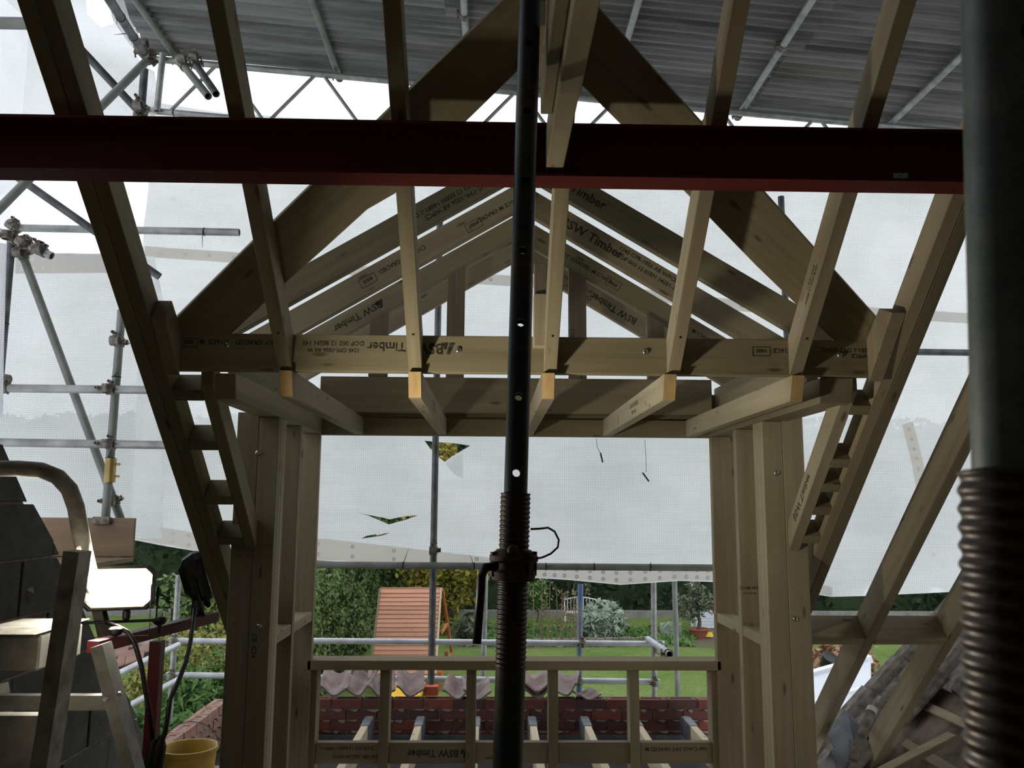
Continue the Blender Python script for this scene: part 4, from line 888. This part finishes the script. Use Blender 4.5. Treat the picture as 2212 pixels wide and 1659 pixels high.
def brick_wall(name, origin, along, depth, nb, nc, mat, frog_top=True, lab=None):
    along = Vector(along); depth = Vector(depth); o = Vector(origin); L, D, H = .215, .1025, .065
    w_ = struct(MB().prism([o+depth*.012, o+along*(nb*.225)+depth*.012, o+along*(nb*.225)+depth*.095, o+depth*.095], (0, 0, nc*.075-.014)).build(name, M['mortar']))
    me0, me1 = brick_mesh(L, D, H, False).mesh('brick', bevel=.002), brick_mesh(L, D, H, True).mesh('brick')
    meh = brick_mesh(.1025, D, H, False).mesh('brick', bevel=.002)
    for m_ in (me0, me1, meh): m_.materials.append(M[mat])
    rot = math.atan2(along.y, along.x)
    for c_ in range(nc):
        off = 0 if c_ % 2 else .1125
        items = [(k*.225+off, me1 if (c_ == nc-1 and frog_top) else me0) for k in range(nb if not off else nb-1)]
        if off: items = [(0, meh)]+items+[(nb*.225-.1125, meh)]
        for s_, me in items:
            b = link('brick', me, w_); b.location = o+along*(s_+rnd.uniform(-.002, .002))+Vector((0, 0, c_*.075+.004))+depth*rnd.uniform(-.004, .004)
            if along.cross(depth).z < 0: b.scale = (1, -1, 1)
            b.rotation_euler = (0, 0, rot+rnd.uniform(-.006, .006))
    # ragged mortar squeezed out of the joints
    mb = MB()
    for c_ in range(1, nc):
        for k in range(nb*2):
            s_ = k*.1125+rnd.uniform(0, .05); L_ = rnd.uniform(.04, .1); p = o+along*s_+Vector((0, 0, c_*.075+.002)); h = rnd.uniform(.006, .016)
            mb.prism([p-depth*.006, p+along*L_-depth*.006, p+along*L_*.7-depth*.006-Vector((0, 0, h*1.5)), p+along*L_*.3-depth*.006-Vector((0, 0, h))], depth*.02)
    mo = mb.build('mortar_ragged', M['mortar'], w_); mo['kind'] = 'stuff'
    return w_
brick_wall('wall_parapet', (-1.95, BYW, BTOP-.365), (1, 0, 0), (0, 1, 0), 16, 5, 'brick')
brick_wall('wall_side_parapet', (-1.905, 5.02, BTOP-.285), (0, 1, 0), (-1, 0, 0), 6, 4, 'pinkbrick')
# pantiles stacked on the brick wall
def pantile_mesh(w_=.205, L=.30, th=.018, n=14):
    vs = []; fs = []
    for j in range(3):
        for i in range(n+1):
            u_ = i/n; x = (u_-.5)*w_; z = .036*math.cos(2*math.pi*u_*.93)+.012*u_
            vs += [(x, j*L/2, z), (x, j*L/2, z+th)]
    m = 2*(n+1)
    for j in range(2):
        for i in range(n):
            k = j*m+2*i; fs += [(k, k+m, k+m+2, k+2), (k+1, k+3, k+m+3, k+m+1)]
        k = j*m; fs += [(k, k+1, k+m+1, k+m)]; k = j*m+2*n; fs += [(k, k+m, k+m+1, k+1)]
    for i in range(n): k = 2*i; fs += [(k, k+2, k+3, k+1)]; k = 2*m+2*i; fs += [(k, k+1, k+3, k+2)]
    me = MB().add(vs, fs).mesh('pantile', (0, 1, 0)); me.materials.append(M['pantile']); return me
pme = pantile_mesh()
for px, py, rz, rx, ry, dz, l in ((720, 1493, .1, .42, .12, 0, 'pantile at the left end of the brick wall top'), (772, 1493, -.25, .40, -.15, .0, 'second pantile from the left on the brick wall'), (822, 1495, .2, .38, .2, .0, 'third pantile from the left on the brick wall'),
        (884, 1494, .15, .45, .18, 0, 'pantile leaning beside the orange brick'), (986, 1500, -.1, .25, .0, .0, 'low pantile right of the orange brick'), (1030, 1502, .1, .2, .1, .0, 'pantile just left of the prop on the wall'),
        (1160, 1497, .1, .25, .0, .0, 'lower pantile of the pair right of the prop'), (1158, 1485, .05, .25, .02, .0, 'upper pantile of the pair right of the prop'), (1222, 1492, -.3, .35, -.3, 0, 'tilted pantile between two cripple studs'), (1272, 1504, .4, .1, .1, 0, 'broken flat pantile lying right of the others')):
    p = at(px, py, 6.40); o = link('pantile', pme); o.location = (p.x, 6.38, p.z-.012); o.rotation_euler = (rx*.8, ry, rz)
    if 'broken' in l: o.scale = (1, .6, .6)
    tag(o, l, 'roof tile', 'pantiles on the brick wall')
p = at(930, 1503, 6.41); ob = MB(); ob.v = [Vector((v.x*.5+p.x-.055, v.z*1.4+6.41, v.y*.62+p.z)) for v in brick_mesh(.215, .1025, .065, True).v]; ob.f = brick_mesh(.215, .1025, .065, True).f
tag(ob.build('loose_brick', M['orangebrick']), 'bright orange brick standing among the pantiles', 'brick')
# ---------------------------------------------------------------- bucket
bp = Vector((at(408, 1630, 4.66).x, 4.66, -.059))
bk = thing('bucket', 'dirty yellow plastic bucket near the side brick wall', 'bucket', bp); H = at(410, 1612, 4.66).z-bp.z
o = MB().lathe([(.002, 0), (.105, 0), (.140, H-.025), (.150, H-.02), (.150, H), (.138, H), (.130, H-.01), (.10, .01), (.002, .01)], bp, (0, 0, 1), 32).build('body', M['yellow'], bk); smooth_by_angle(o, 40)
MB().tube([bp+Vector((.148*math.cos(a_), .02, H-.01+.13*max(0, math.sin(a_)))) for a_ in [k*math.pi/14 for k in range(15)]], .0025, 6).build('handle', M['galvdark'], bk)
# ================================================================= old roof on the right
RX0, RZ0, RY = 2.06, .02, 5.62; UPS = Vector((1, 0, .92)).normalized(); RN_ = Vector((-.92, 0, 1)).normalized(); RO = Vector((RX0, 0, RZ0))
def rp(s_, y, n_=0.): return RO+UPS*s_+Vector((0, y, 0))+RN_*n_
fl = tag(MB().prism([rp(-.12, 5.60, -.05), rp(1.9, 5.60, -.05), rp(1.9, 3.3, -.05), rp(1.2, 3.4, -.05), rp(.95, 3.7, -.05), rp(.75, 3.95, -.05), rp(.55, 4.05, -.05), rp(.35, 4.35, -.05), rp(-.12, 4.75, -.05)], RN_*.012).build('roof_felt', M['felt'], ax=(0, 1, 0)), 'torn brown roofing felt under the old tiles at right', 'roofing felt')
def roof_tile_mesh(L=.36, W=.235, th=.014):
    prof = [(0, 0), (.025, .03), (.055, .05), (.085, .03), (.11, 0), (.2, 0), (W, .004)]; vs = []; fs = []; m = len(prof)*2
    for s_ in (0, L):
        for y, z in prof: vs += [(s_, y, z), (s_, y, z+th)]
    for i in range(len(prof)-1): k = 2*i; fs += [(k, k+2, k+m+2, k+m), (k+1, k+m+1, k+m+3, k+3), (k, k+1, k+3, k+2), (k+m, k+m+2, k+m+3, k+m+1)]
    fs += [(0, m, m+1, 1), (m-2, m-1, 2*m-1, 2*m-2)]
    me = MB().add(vs, fs).mesh('roof_tile', (1, 0, 0)); me.materials.append(M['rooftile']); return me
tme = roof_tile_mesh(); rowl = ['bottom', 'second', 'third', 'fourth', 'fifth', 'top']; coll = ['verge', 'second', 'third', 'fourth']
for i in range(6):
    for j in range(4):
        if j == 3 and i in (0, 1, 2, 4): continue
        if j == 2 and i in (1, 4): continue
        o = link('roof_tile', tme); p = rp(-.10+i*.29, RY-(j+1)*.222+.0, .006+.0)
        X_ = (UPS*.36+RN_*.022).normalized(); Y_ = Vector((0, 1, 0)); Z_ = X_.cross(Y_); mm = Matrix((X_, Y_, Z_)).transposed().to_4x4()
        mm = Matrix.Translation(p) @ mm @ Matrix.Rotation(rnd.uniform(-.05, .05), 4, 'Z'); o.matrix_world = mm
        tag(o, 'lichen-covered roof tile on the old roof at right, %s course, %s column' % (rowl[i], coll[j]), 'roof tile', 'old roof tiles at right')
for s_, y0, y1, mt, l in ((.62, 3.9, 5.0, 'pale', 'fresh pale batten on the torn felt'), (.95, 3.6, 4.9, 'timber', 'upper grey batten on the torn felt'), (.36, 4.2, 4.9, 'timber', 'lower batten stub on the torn felt')):
    tag(MB().prism([rp(s_, y0, -.036), rp(s_+.05, y0, -.036), rp(s_+.05, y0, -.012), rp(s_, y0, -.012)], (0, y1-y0, 0)).build('batten', M[mt], ax=(0, 1, 0), bevel=.002), l, 'batten')
ls = MB().prism([at(1795, 1600, 4.85), at(1832, 1545, 5.0), at(1862, 1572, 5.0), at(1848, 1625, 4.8), at(1815, 1642, 4.75)], (.0, .05, .02)); tag(ls.build('lead_flashing', M['lead']), 'grey lead flashing piece among the old tiles', 'flashing')
a_, b = at(1881, 1540, 4.35), at(1843, 1640, 4.2); pp = thing('old_pipe', 'old brown pipe with a white mortared end beside the rafters', 'pipe', b)
MB().tube([b, a_], .024, 14).build('pipe', M['rooftile'], pp).data.shade_smooth(); MB().tube([a_, a_+(a_-b)*.10], .026, 14).build('cap', M['white'], pp)
tag(MB().bar(at(1900, 1672, 3.0), at(2058, 1590, 3.1), .045, .022).build('batten', M['pale'], bevel=.002), 'loose pale batten in the bottom right corner', 'batten')
tf = MB().prism([at(1775, 1680, 4.6), at(1800, 1628, 4.7), at(1840, 1600, 4.7), at(1838, 1650, 4.5), at(1815, 1690, 4.4)], (0, .03, .01)); tag(tf.build('felt_scrap', M['black']), 'torn black felt scrap below the lead flashing', 'roofing felt')
# conservatory
cv = thing('conservatory_roof', 'white conservatory roof with pale panels seen between post and rafter', 'roof', at(1790, 1560, 8.5))
A, B, C2, D = at(1700, 1472, 9.2), at(1880, 1422, 9.2), at(1880, 1640, 7.4), at(1700, 1640, 7.4); nn = (B-A).cross(D-A).normalized(); nn = nn if nn.z > 0 else -nn
MB().prism([A, B, C2, D], -nn*.03).build('panel', M['polycarb'], cv)
MB().bar(A, B, .10, .07, nn).build('ridge_bar', M['white'], cv)
L1, L2 = A+(D-A)*.46+nn*.02, B+(C2-B)*.36+nn*.02; MB().bar(L1, L2, .06, .05, nn).build('glazing_bar', M['white'], cv)
# ================================================================= garden
struct(MB().add([(-90, 5.5, G), (90, 5.5, G), (90, 140, G), (-90, 140, G)], [(0, 1, 2, 3)]).build('ground', M['lawn']))
struct(MB().box((-3.2, 4.6, G), (1.6, 6.34, -.23)).build('wall_house', M['darkwall']))
struct(MB().prism([rp(1.25, 5.6, -.06), rp(4.4, 5.6, -.06), rp(4.4, 2.7, -.06), rp(1.25, 2.7, -.06)], RN_*.012).build('roof_old_extended', M['rooftile'], ax=(0, 1, 0)))  # unseen upper part of the old roof, extended to cut skylight
def leaves(pts, size, seed=1, aspect=1.7, jitter=.9):
    r_ = np.random.RandomState(seed); P = np.array([p for p, n in pts]); N = np.array([n for p, n in pts]); k = len(P)
    N = N+r_.normal(0, jitter, (k, 3)); N /= np.linalg.norm(N, axis=1)[:, None]+1e-9
    A_ = np.cross(N, r_.normal(0, 1, (k, 3))); A_ /= np.linalg.norm(A_, axis=1)[:, None]+1e-9; B_ = np.cross(N, A_)
    s_ = size*r_.uniform(.55, 1.35, (k, 1)); A_ *= s_*aspect/2; B_ *= s_/2
    V = np.stack([P-A_, P+B_*.9, P+A_, P-B_*.9], 1).reshape(-1, 3); F = np.arange(4*k).reshape(-1, 4); return V, F
def leafobj(name, pts, size, mat, parent, seed=1, **kw):
    V, F = leaves(pts, size, seed, **kw); me = bpy.data.meshes.new(name); me.from_pydata(V.tolist(), [], F.tolist()); me.materials.append(M[mat]); return link(name, me, parent)
def hedge(label, x0, x1, y0, y1, h, dens, leaf, mat, seed, faces='ftlr', bulge=.35):
    t_ = thing('hedge', label, 'hedge', ((x0+x1)/2, (y0+y1)/2, G)); r_ = random.Random(seed); pts = []
    def put(p, n):
        d = noise.noise(Vector(p)*.55)*bulge+noise.noise(Vector(p)*1.9)*bulge*.4+r_.uniform(-.12, .05); pts.append((tuple(Vector(p)+Vector(n)*d), n))
    for f, a_, b, n in (('f', (x0, x1), (G, G+h), (0, -1, 0)), ('t', (x0, x1), (y0, y1), (0, 0, 1)), ('l', (y0, y1), (G, G+h), (-1, 0, 0)), ('r', (y0, y1), (G, G+h), (1, 0, 0))):
        if f not in faces: continue
        for k in range(int((a_[1]-a_[0])*(b[1]-b[0])*dens)):
            u_, v = r_.uniform(*a_), r_.uniform(*b); put({'f': (u_, y0, v), 't': (u_, v, G+h), 'l': (x0, u_, v), 'r': (x1, u_, v)}[f], n)
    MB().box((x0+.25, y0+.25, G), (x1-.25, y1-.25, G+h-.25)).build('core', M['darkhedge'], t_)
    leafobj('foliage', pts, leaf, mat, t_, seed); return t_
hedge('tall clipped conifer hedge along the left of the lawn, outside the window', -7.6, -4.35, 19.5, 35.0, 3.15, 190, .10, 'hedge', 3, 'ftr')
KY = atz(1300, 1334, G).y
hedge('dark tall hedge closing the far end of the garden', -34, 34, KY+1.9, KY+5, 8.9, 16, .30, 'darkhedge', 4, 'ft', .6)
tag(MB().box((-30, KY, G), (30, KY+.35, G+.28)).build('kerb_wall', M['kerb']), 'low grey kerb wall in front of the dark far hedge', 'wall')
def blob(label, c_, rad, n, leaf, mat, seed, name='shrub', trunk=None, cat='shrub', squash=1., jitter=.9, fill=.55, aspect=1.7):
    t_ = thing(name, label, cat, (c_[0], c_[1], G)); r_ = random.Random(seed); pts = []; c_ = Vector(c_)
    for k in range(n):
        v = Vector((r_.gauss(0, 1), r_.gauss(0, 1), r_.gauss(0, 1))).normalized(); q = Vector((v.x*rad[0], v.y*rad[1], v.z*rad[2]))
        m_ = (1+.35*noise.noise(v*2.3+c_*.3)+.2*noise.noise(v*6))*r_.uniform(fill, 1.0); p = c_+q*m_
        if p.z < G: p.z = G+r_.uniform(0, .2)
        pts.append((tuple(p), tuple(v)))
    leafobj('foliage', pts, leaf, mat, t_, seed, jitter=jitter, aspect=aspect)
    if trunk: MB().tube([(c_.x, c_.y, G), (c_.x+.1, c_.y, (G+c_.z)/2), (c_.x, c_.y, c_.z)], [trunk, trunk*.8, trunk*.4], 10).build('trunk', M['bark'], t_)
    return t_
p = at(968, 1110, 33); blob('golden conifer behind the climbing frame, glimpsed through the sheeting tears', (p.x, 33, .6), (1.75, 1.6, 3.4), 13000, .13, 'golden', 11, 'conifer', .14, 'tree', fill=.7)
p = at(850, 1150, 37.5); blob('green conifer left of the golden conifer at the hedge end', (p.x, 37.2, -.2), (1.3, 1.0, 3.2), 5000, .2, 'hedge', 12, 'conifer', .14, 'tree', fill=.7)
p = at(430, 1512, 9.0); blob('ferny green shrub beyond the side brick wall', (p.x, 9.3, p.z-.75), (.75, .8, 1.1), 12000, .045, 'fern', 13, aspect=3.6)
p = at(300, 1575, 7.2); blob('low green shrub behind the red lamp stand', (p.x, 7.2, p.z-.55), (.4, .4, .7), 4500, .04, 'fern', 14, aspect=3.6)
p = at(455, 1405, 12.5); blob('yellow-green bush beyond the left guard rails', (p.x, 12.5, p.z-.95), (.95, .9, 1.5), 10000, .055, 'yelbush', 15)
p = at(335, 1440, 10.2); blob('yellowing bush below the raking guard rail', (p.x, 10.2, p.z-.9), (.55, .6, 1.0), 6500, .05, 'yelbush', 16)
p = at(1790, 1425, 14); blob('brown dead-leaved bush above the conservatory', (p.x, 14, p.z-.5), (.9, .6, .85), 2200, .12, 'brownleaf', 17)
bpot = at(1788, 1432, 12); o = MB().lathe([(.08, -.10), (.11, .10), (.12, .11), (.08, .09)], bpot, (.2, -.5, .8), 16).build('plant_pot', M['black']); tag(o, 'dark plant pot by the brown dead-leaved bush', 'pot')
# clay tiled outbuilding roof, low at left
TT = thing('outbuilding_roof', 'small clay tiled roof below the raking guard rail at left', 'roof', at(275, 1440, 9.5)); TA = at(228, 1452, 8.6); tu = (at(252, 1384, 9.5)-TA); tv = (at(322, 1436, 8.5)-TA); tuL, tvL = tu.length, tv.length; tu.normalize(); tv = (tv-tu*tv.dot(tu)).normalized()
tn = tu.cross(tv).normalized(); tn = tn if tn.z > 0 else -tn; tm = MB().box((0, 0, 0), (.175, .21, .014)).mesh('tile', bevel=.002); tm.materials.append(M['redtile'])
MB().prism([TA-tn*.03, TA+tu*tuL-tn*.03, TA+tu*tuL+tv*(tvL*.75)-tn*.03, TA+tv*tvL-tn*.03], -tn*.04).build('deck', M['darkwall'], TT)
for i in range(int(tuL/.165)):
    for j in range(max(1, int(tvL/.18-i*.35))):
        o = link('tile', tm); X_ = tv; Y_ = (tu+tn*.07).normalized(); Z_ = X_.cross(Y_); Z_ = Z_ if Z_.z > 0 else -Z_; mm = Matrix((X_, Y_, Z_)).transposed().to_4x4(); mm.translation = TA+tu*(i*.165)+tv*(j*.18+(.09 if i % 2 else 0))+tn*rnd.uniform(0, .006)
        o.parent = TT; o.matrix_parent_inverse = Matrix.Translation(TT.location).inverted(); o.matrix_basis = mm
# ---------------------------------------------------------------- climbing frame with boarded roof
PH = thing('playhouse', 'wooden climbing frame with red-stained boarded roof and yellow slide', 'playhouse', at(885, 1480, 24))
a0, a1 = at(821, 1274, 24.9), at(953, 1274, 24.9); b0, b1 = at(800, 1458, 23.0), at(941, 1458, 23.0); n_ = 19
nrm = (a1-a0).cross(b0-a0).normalized(); nrm = nrm if nrm.y < 0 else -nrm; nrm = -nrm if nrm.z < 0 else nrm
for k in range(n_):
    f0, f1 = k/n_, (k+.97)/n_; q = [a0+(b0-a0)*f0, a1+(b1-a1)*f0, a1+(b1-a1)*f1+nrm*.022, a0+(b0-a0)*f1+nrm*.022]; MB().prism(q, nrm*.02).build('plank', M['redwood'], PH, ax=(1, 0, 0))
for a_, b in ((a0, b0), (a1, b1)): MB().bar(a_+nrm*.02, b+nrm*.03, .05, .10, nrm).build('barge_board', M['brownwood' if a_ is a0 else 'pale'], PH)
MB().bar(a0+Vector((0, .1, .02)), a1+Vector((.05, .1, .02)), .07, .07).build('ridge_beam', M['redwood'], PH)
tp_ = a1+Vector((.03, .12, -.02)); lf = at(942, 1470, 23.1); rf = Vector((tp_.x+.25, 26.6, lf.z)); 
MB().bar(tp_, rf, .07, .09).build('side_post', M['orange'], PH); MB().bar(lf+Vector((.1, .2, .1)), rf+Vector((0, 0, .1)), .05, .12).build('side_rail', M['orange'], PH); MB().bar((lf+tp_)/2+Vector((.06, .1, 0)), (rf+tp_)/2, .05, .1).build('side_rail', M['orange'], PH)
fx0, fx1 = at(810, 1470, 23.4).x, at(950, 1470, 23.4).x; zt_ = at(880, 1450, 23.4).z
for x in (fx0, fx1):
    for y in (23.3, 26.5): MB().box((x-.05, y-.05, G), (x+.05, y+.05, zt_)).build('post', M['orange'], PH)
MB().box((fx0, 23.4, zt_-.55), (fx1, 26.4, zt_-.48)).build('deck', M['orange'], PH); MB().box((fx0, 23.36, zt_-.5), (fx1, 23.4, zt_-.16)).build('panel', M['redwood'], PH)
MB().bar((fx1+.05, 23.6, zt_-.2), (fx1+.75, 23.2, G), .08, .08).build('brace', M['orange'], PH)
sl_ = MB(); s0, s1_ = Vector((fx0+.35, 23.3, zt_-.15)), Vector((fx0+.35, 21.2, G+.2))
for k, w_ in ((0, .0),): sl_.prism([s0, s0+Vector((1.05, 0, 0)), s1_+Vector((1.05, 0, 0)), s1_], (0, 0, -.05)); sl_.prism([s0, s0+Vector((.06, 0, 0)), s1_+Vector((.06, 0, 0)), s1_], (0, 0, .15)); sl_.prism([s0+Vector((.99, 0, 0)), s0+Vector((1.05, 0, 0)), s1_+Vector((1.05, 0, 0)), s1_+Vector((.99, 0, 0))], (0, 0, .15))
sl_.build('slide', M['yellowslide'], PH)
p = atz(776, 1475, G); bx = thing('storage_box', 'grey slatted storage box left of the climbing frame', 'box', (p.x, p.y, G))
for k in range(5): MB().box((p.x-.35, p.y-.3, G+.02+k*.13), (p.x+.35, p.y+.3, G+.14+k*.13)).build('slat', M['kerb'], bx, bevel=.006)
p = atz(965, 1352, G); sh = thing('garden_shed', 'small dark shed behind the climbing frame', 'shed', (p.x, p.y, G))
MB().box((p.x-.25, p.y, G), (p.x+.2, p.y+1.5, G+1.35)).build('walls', M['deck'], sh); MB().py([(p.x-.32, G+1.33), (p.x+.27, G+1.33), (p.x+.27, G+1.38), (p.x-.02, G+1.52), (p.x-.32, G+1.38)], p.y-.05, p.y+1.55).build('roof', M['darkwall'], sh)
# ---------------------------------------------------------------- planting bed
q = [atz(x, y, G) for x, y in ((975, 1352), (1560, 1356), (1640, 1400), (1560, 1402), (1440, 1395), (1130, 1402), (960, 1400))]
bed = tag(MB().prism(q, (0, 0, .004)).build('planting_bed', M['soil']), 'bare soil planting bed in the middle of the lawn', 'flower bed')
r_ = random.Random(9); pts = []
for k in range(5200):
    c_ = atz(r_.uniform(985, 1500), r_.uniform(1358, 1398), G); h = .06+.25*max(0, noise.noise(Vector((c_.x*.9, c_.y*.5, 0))))**.7*r_.random()*2; pts.append(((c_.x, c_.y, G+h*r_.random()), (r_.uniform(-1, 1), -1, .6)))
o = leafobj('weeds', pts, .11, 'fern', bed, 77, aspect=2.4); o['kind'] = 'stuff'
q0, q1 = atz(1135, 1388, G), atz(1400, 1384, G); ed = thing('bed_edging', 'low brick edging in front of the planting bed', 'edging', (q0+q1)/2)
for k in range(14):
    c_ = q0+(q1-q0)*(k/14); MB().box((c_.x, c_.y-.1, G), (c_.x+(q1-q0).x/14-.03, c_.y+.1, G+.12+.02*(k % 2))).build('brick', M['pantile'], ed)
# white garden bench
p = atz(1255, 1345, G); bn = thing('garden_bench', 'white metal garden bench in front of the far hedge', 'bench', (p.x, p.y, G)); W = .68
for x in (-W, W):
    MB().box((p.x+x-.025, p.y-.25, G), (p.x+x+.025, p.y-.2, G+.62)).build('leg', M['whitepaint'], bn); MB().box((p.x+x-.025, p.y+.2, G), (p.x+x+.025, p.y+.25, G+.95)).build('leg', M['whitepaint'], bn)
    MB().box((p.x+x-.03, p.y-.25, G+.62), (p.x+x+.03, p.y+.25, G+.66)).build('armrest', M['whitepaint'], bn)
for k in range(5): MB().box((p.x-W, p.y-.25+k*.1, G+.42), (p.x+W, p.y-.17+k*.1, G+.45)).build('seat_slat', M['whitepaint'], bn)
MB().tube([(p.x-W+2*W*k/10, p.y+.23, G+.93+.10*math.sin(math.pi*k/10)) for k in range(11)], .025, 8).build('back_rail', M['whitepaint'], bn)
for k in range(1, 10): MB().box((p.x-W+2*W*k/10-.012, p.y+.22, G+.45), (p.x-W+2*W*k/10+.012, p.y+.24, G+.93+.10*math.sin(math.pi*k/10))).build('back_spindle', M['whitepaint'], bn)
p = atz(1303, 1378, G); blob('large silvery-leaved plant beside the bench', (p.x, p.y, G+.62), (.85, .6, .72), 2600, .16, 'silver', 21, cat='plant', name='silver_plant', aspect=2.6, fill=.3)
p = atz(1022, 1385, G); blob('grey-green clump left of the prop in the bed', (p.x, p.y, G+.45), (.55, .4, .55), 1500, .10, 'olive', 22, cat='plant', name='grey_clump', aspect=4)
p = atz(1160, 1345, G); blob('leafy shrub right of the prop before the far hedge', (p.x, p.y, G+1.25), (.5, .4, .8), 900, .13, 'fern', 23, trunk=.03)
for i, (px, py0, py1) in enumerate(((1152, 1262, 1395), (1173, 1250, 1390), (1188, 1255, 1392), (1201, 1268, 1388), (1216, 1272, 1392), (1226, 1275, 1390), (1240, 1262, 1385), (1243, 1275, 1395), (1270, 1258, 1335), (1182, 1300, 1395), (1167, 1310, 1393), (1210, 1305, 1394), (1232, 1300, 1392))):
    b = atz(px, py1, G); tpp = at(px+rnd.uniform(-4, 6), py0, b.y); t_ = thing('dry_stalk', 'tall dry plant stalk in the bed, number %d from the left' % (i+1), 'plant', b, 'dry stalks in the planting bed')
    t_['label'] = '%s tall dry plant stalk from the left in the planting bed' % ['first','second','third','fifth','eighth','ninth','eleventh','twelfth','thirteenth','fourth','second-row first','sixth','tenth'][i]
    mid = (b+tpp)/2+Vector((rnd.uniform(-.05, .05), 0, 0)); MB().tube([b, mid, tpp], [.020, .016, .009], 6).build('stem', M['stem'], t_)
    pts = [(tuple(b+(tpp-b)*rnd.uniform(.3, 1)+Vector((rnd.uniform(-.12, .12), rnd.uniform(-.1, .1), 0))), (rnd.uniform(-1, 1), -1, rnd.uniform(-1, 1))) for _ in range(26)]
    leafobj('withered_leaves', pts, .07, 'stem', t_, 40+i)
# olive tree in terracotta bowl
p = atz(1510, 1378, G); ol = thing('olive_tree', 'grey-leaved olive tree growing in a terracotta bowl', 'tree', (p.x, p.y, G))
base = Vector((p.x, p.y, G)); o = MB().lathe([(.002, 0), (.22, 0), (.34, .22), (.39, .30), (.41, .31), (.41, .35), (.36, .35), (.33, .30), (.002, .28)], base, (0, 0, 1), 24).build('bowl', M['terracotta'], ol); smooth_by_angle(o); o['label'] = 'wide terracotta bowl'
MB().tube([base+Vector((0, 0, .28)), base+Vector((.04, 0, .6)), base+Vector((-.03, 0, 1.0)), base+Vector((.02, 0, 1.5))], [.10, .065, .05, .02], 8).build('trunk', M['bark'], ol)
r_ = random.Random(31); pts = []
for k in range(12):
    e_ = base+Vector((r_.uniform(-.75, .75), r_.uniform(-.5, .5), r_.uniform(1.0, 2.15))); s_ = base+Vector((0, 0, r_.uniform(.7, 1.3))); MB().tube([s_, (s_+e_)/2+Vector((0, 0, .1)), e_], [.018, .012, .005], 5).build('branch', M['bark'], ol)
    for m_ in range(110): c_ = s_+(e_-s_)*r_.uniform(.35, 1.05)+Vector((r_.gauss(0, .13), r_.gauss(0, .13), r_.gauss(0, .13))); pts.append((tuple(c_), (r_.uniform(-1, 1), -1, r_.uniform(-1, 1))))
leafobj('foliage', pts, .07, 'olive', ol, 32, aspect=3)
p = atz(1505, 1362, G); tag(MB().box((p.x-.06, p.y+.6, G), (p.x+.06, p.y+.72, G+2.2)).build('garden_post', M['whitepaint']), 'pale post behind the olive tree', 'post')
p = atz(1560, 1365, G); pn = thing('shed_panel', 'pale blue shed at the right behind the olive tree', 'shed', (p.x, p.y+.8, G))
for k in range(8): MB().box((p.x-.85, p.y+.8, G+.02+k*.13), (p.x+.6, p.y+1.6, G+.145+k*.13)).build('board', M['polycarb'], pn, bevel=.01)
p = atz(1528, 1379, G); tag(MB().prism([p+Vector(v) for v in ((-.2, 0, .05), (.22, 0, .05), (.25, .15, .14), (-.22, .15, .16))], (0, .12, .05)).build('toy', M['yellowslide']), 'small yellow plastic thing beside the terracotta bowl', 'toy')
p = atz(1450, 1378, G); r_ = random.Random(5); mb = MB(); vs = []
for i in range(7):
    for j in range(5): vs.append(p+Vector(((i-3)*.14+r_.uniform(-.05, .05), r_.uniform(-.12, .12), .05+j*.13+r_.uniform(-.06, .06)+.1*(3-abs(i-3))*.4)))
mb.add(vs, [(i*5+j, i*5+j+1, i*5+j+6, i*5+j+5) for i in range(6) for j in range(4)]); tag(mb.build('plastic_bag', M['bag']), 'crumpled clear plastic bag on the bed near the olive tree', 'bag')
p = atz(1431, 1384, G); sp = thing('spade', 'spade lying on the bed left of the plastic bag', 'spade', p)
MB().bar(p+Vector((0, 0, .06)), p+Vector((-.25, .5, .42)), .035, .035).build('shaft', M['stem'], sp); MB().prism([p+Vector(v) for v in ((-.12, 0, .02), (.12, -.05, .02), (.14, .18, .05), (-.1, .2, .06))], (0, 0, .02)).build('blade', M['deck'], sp)
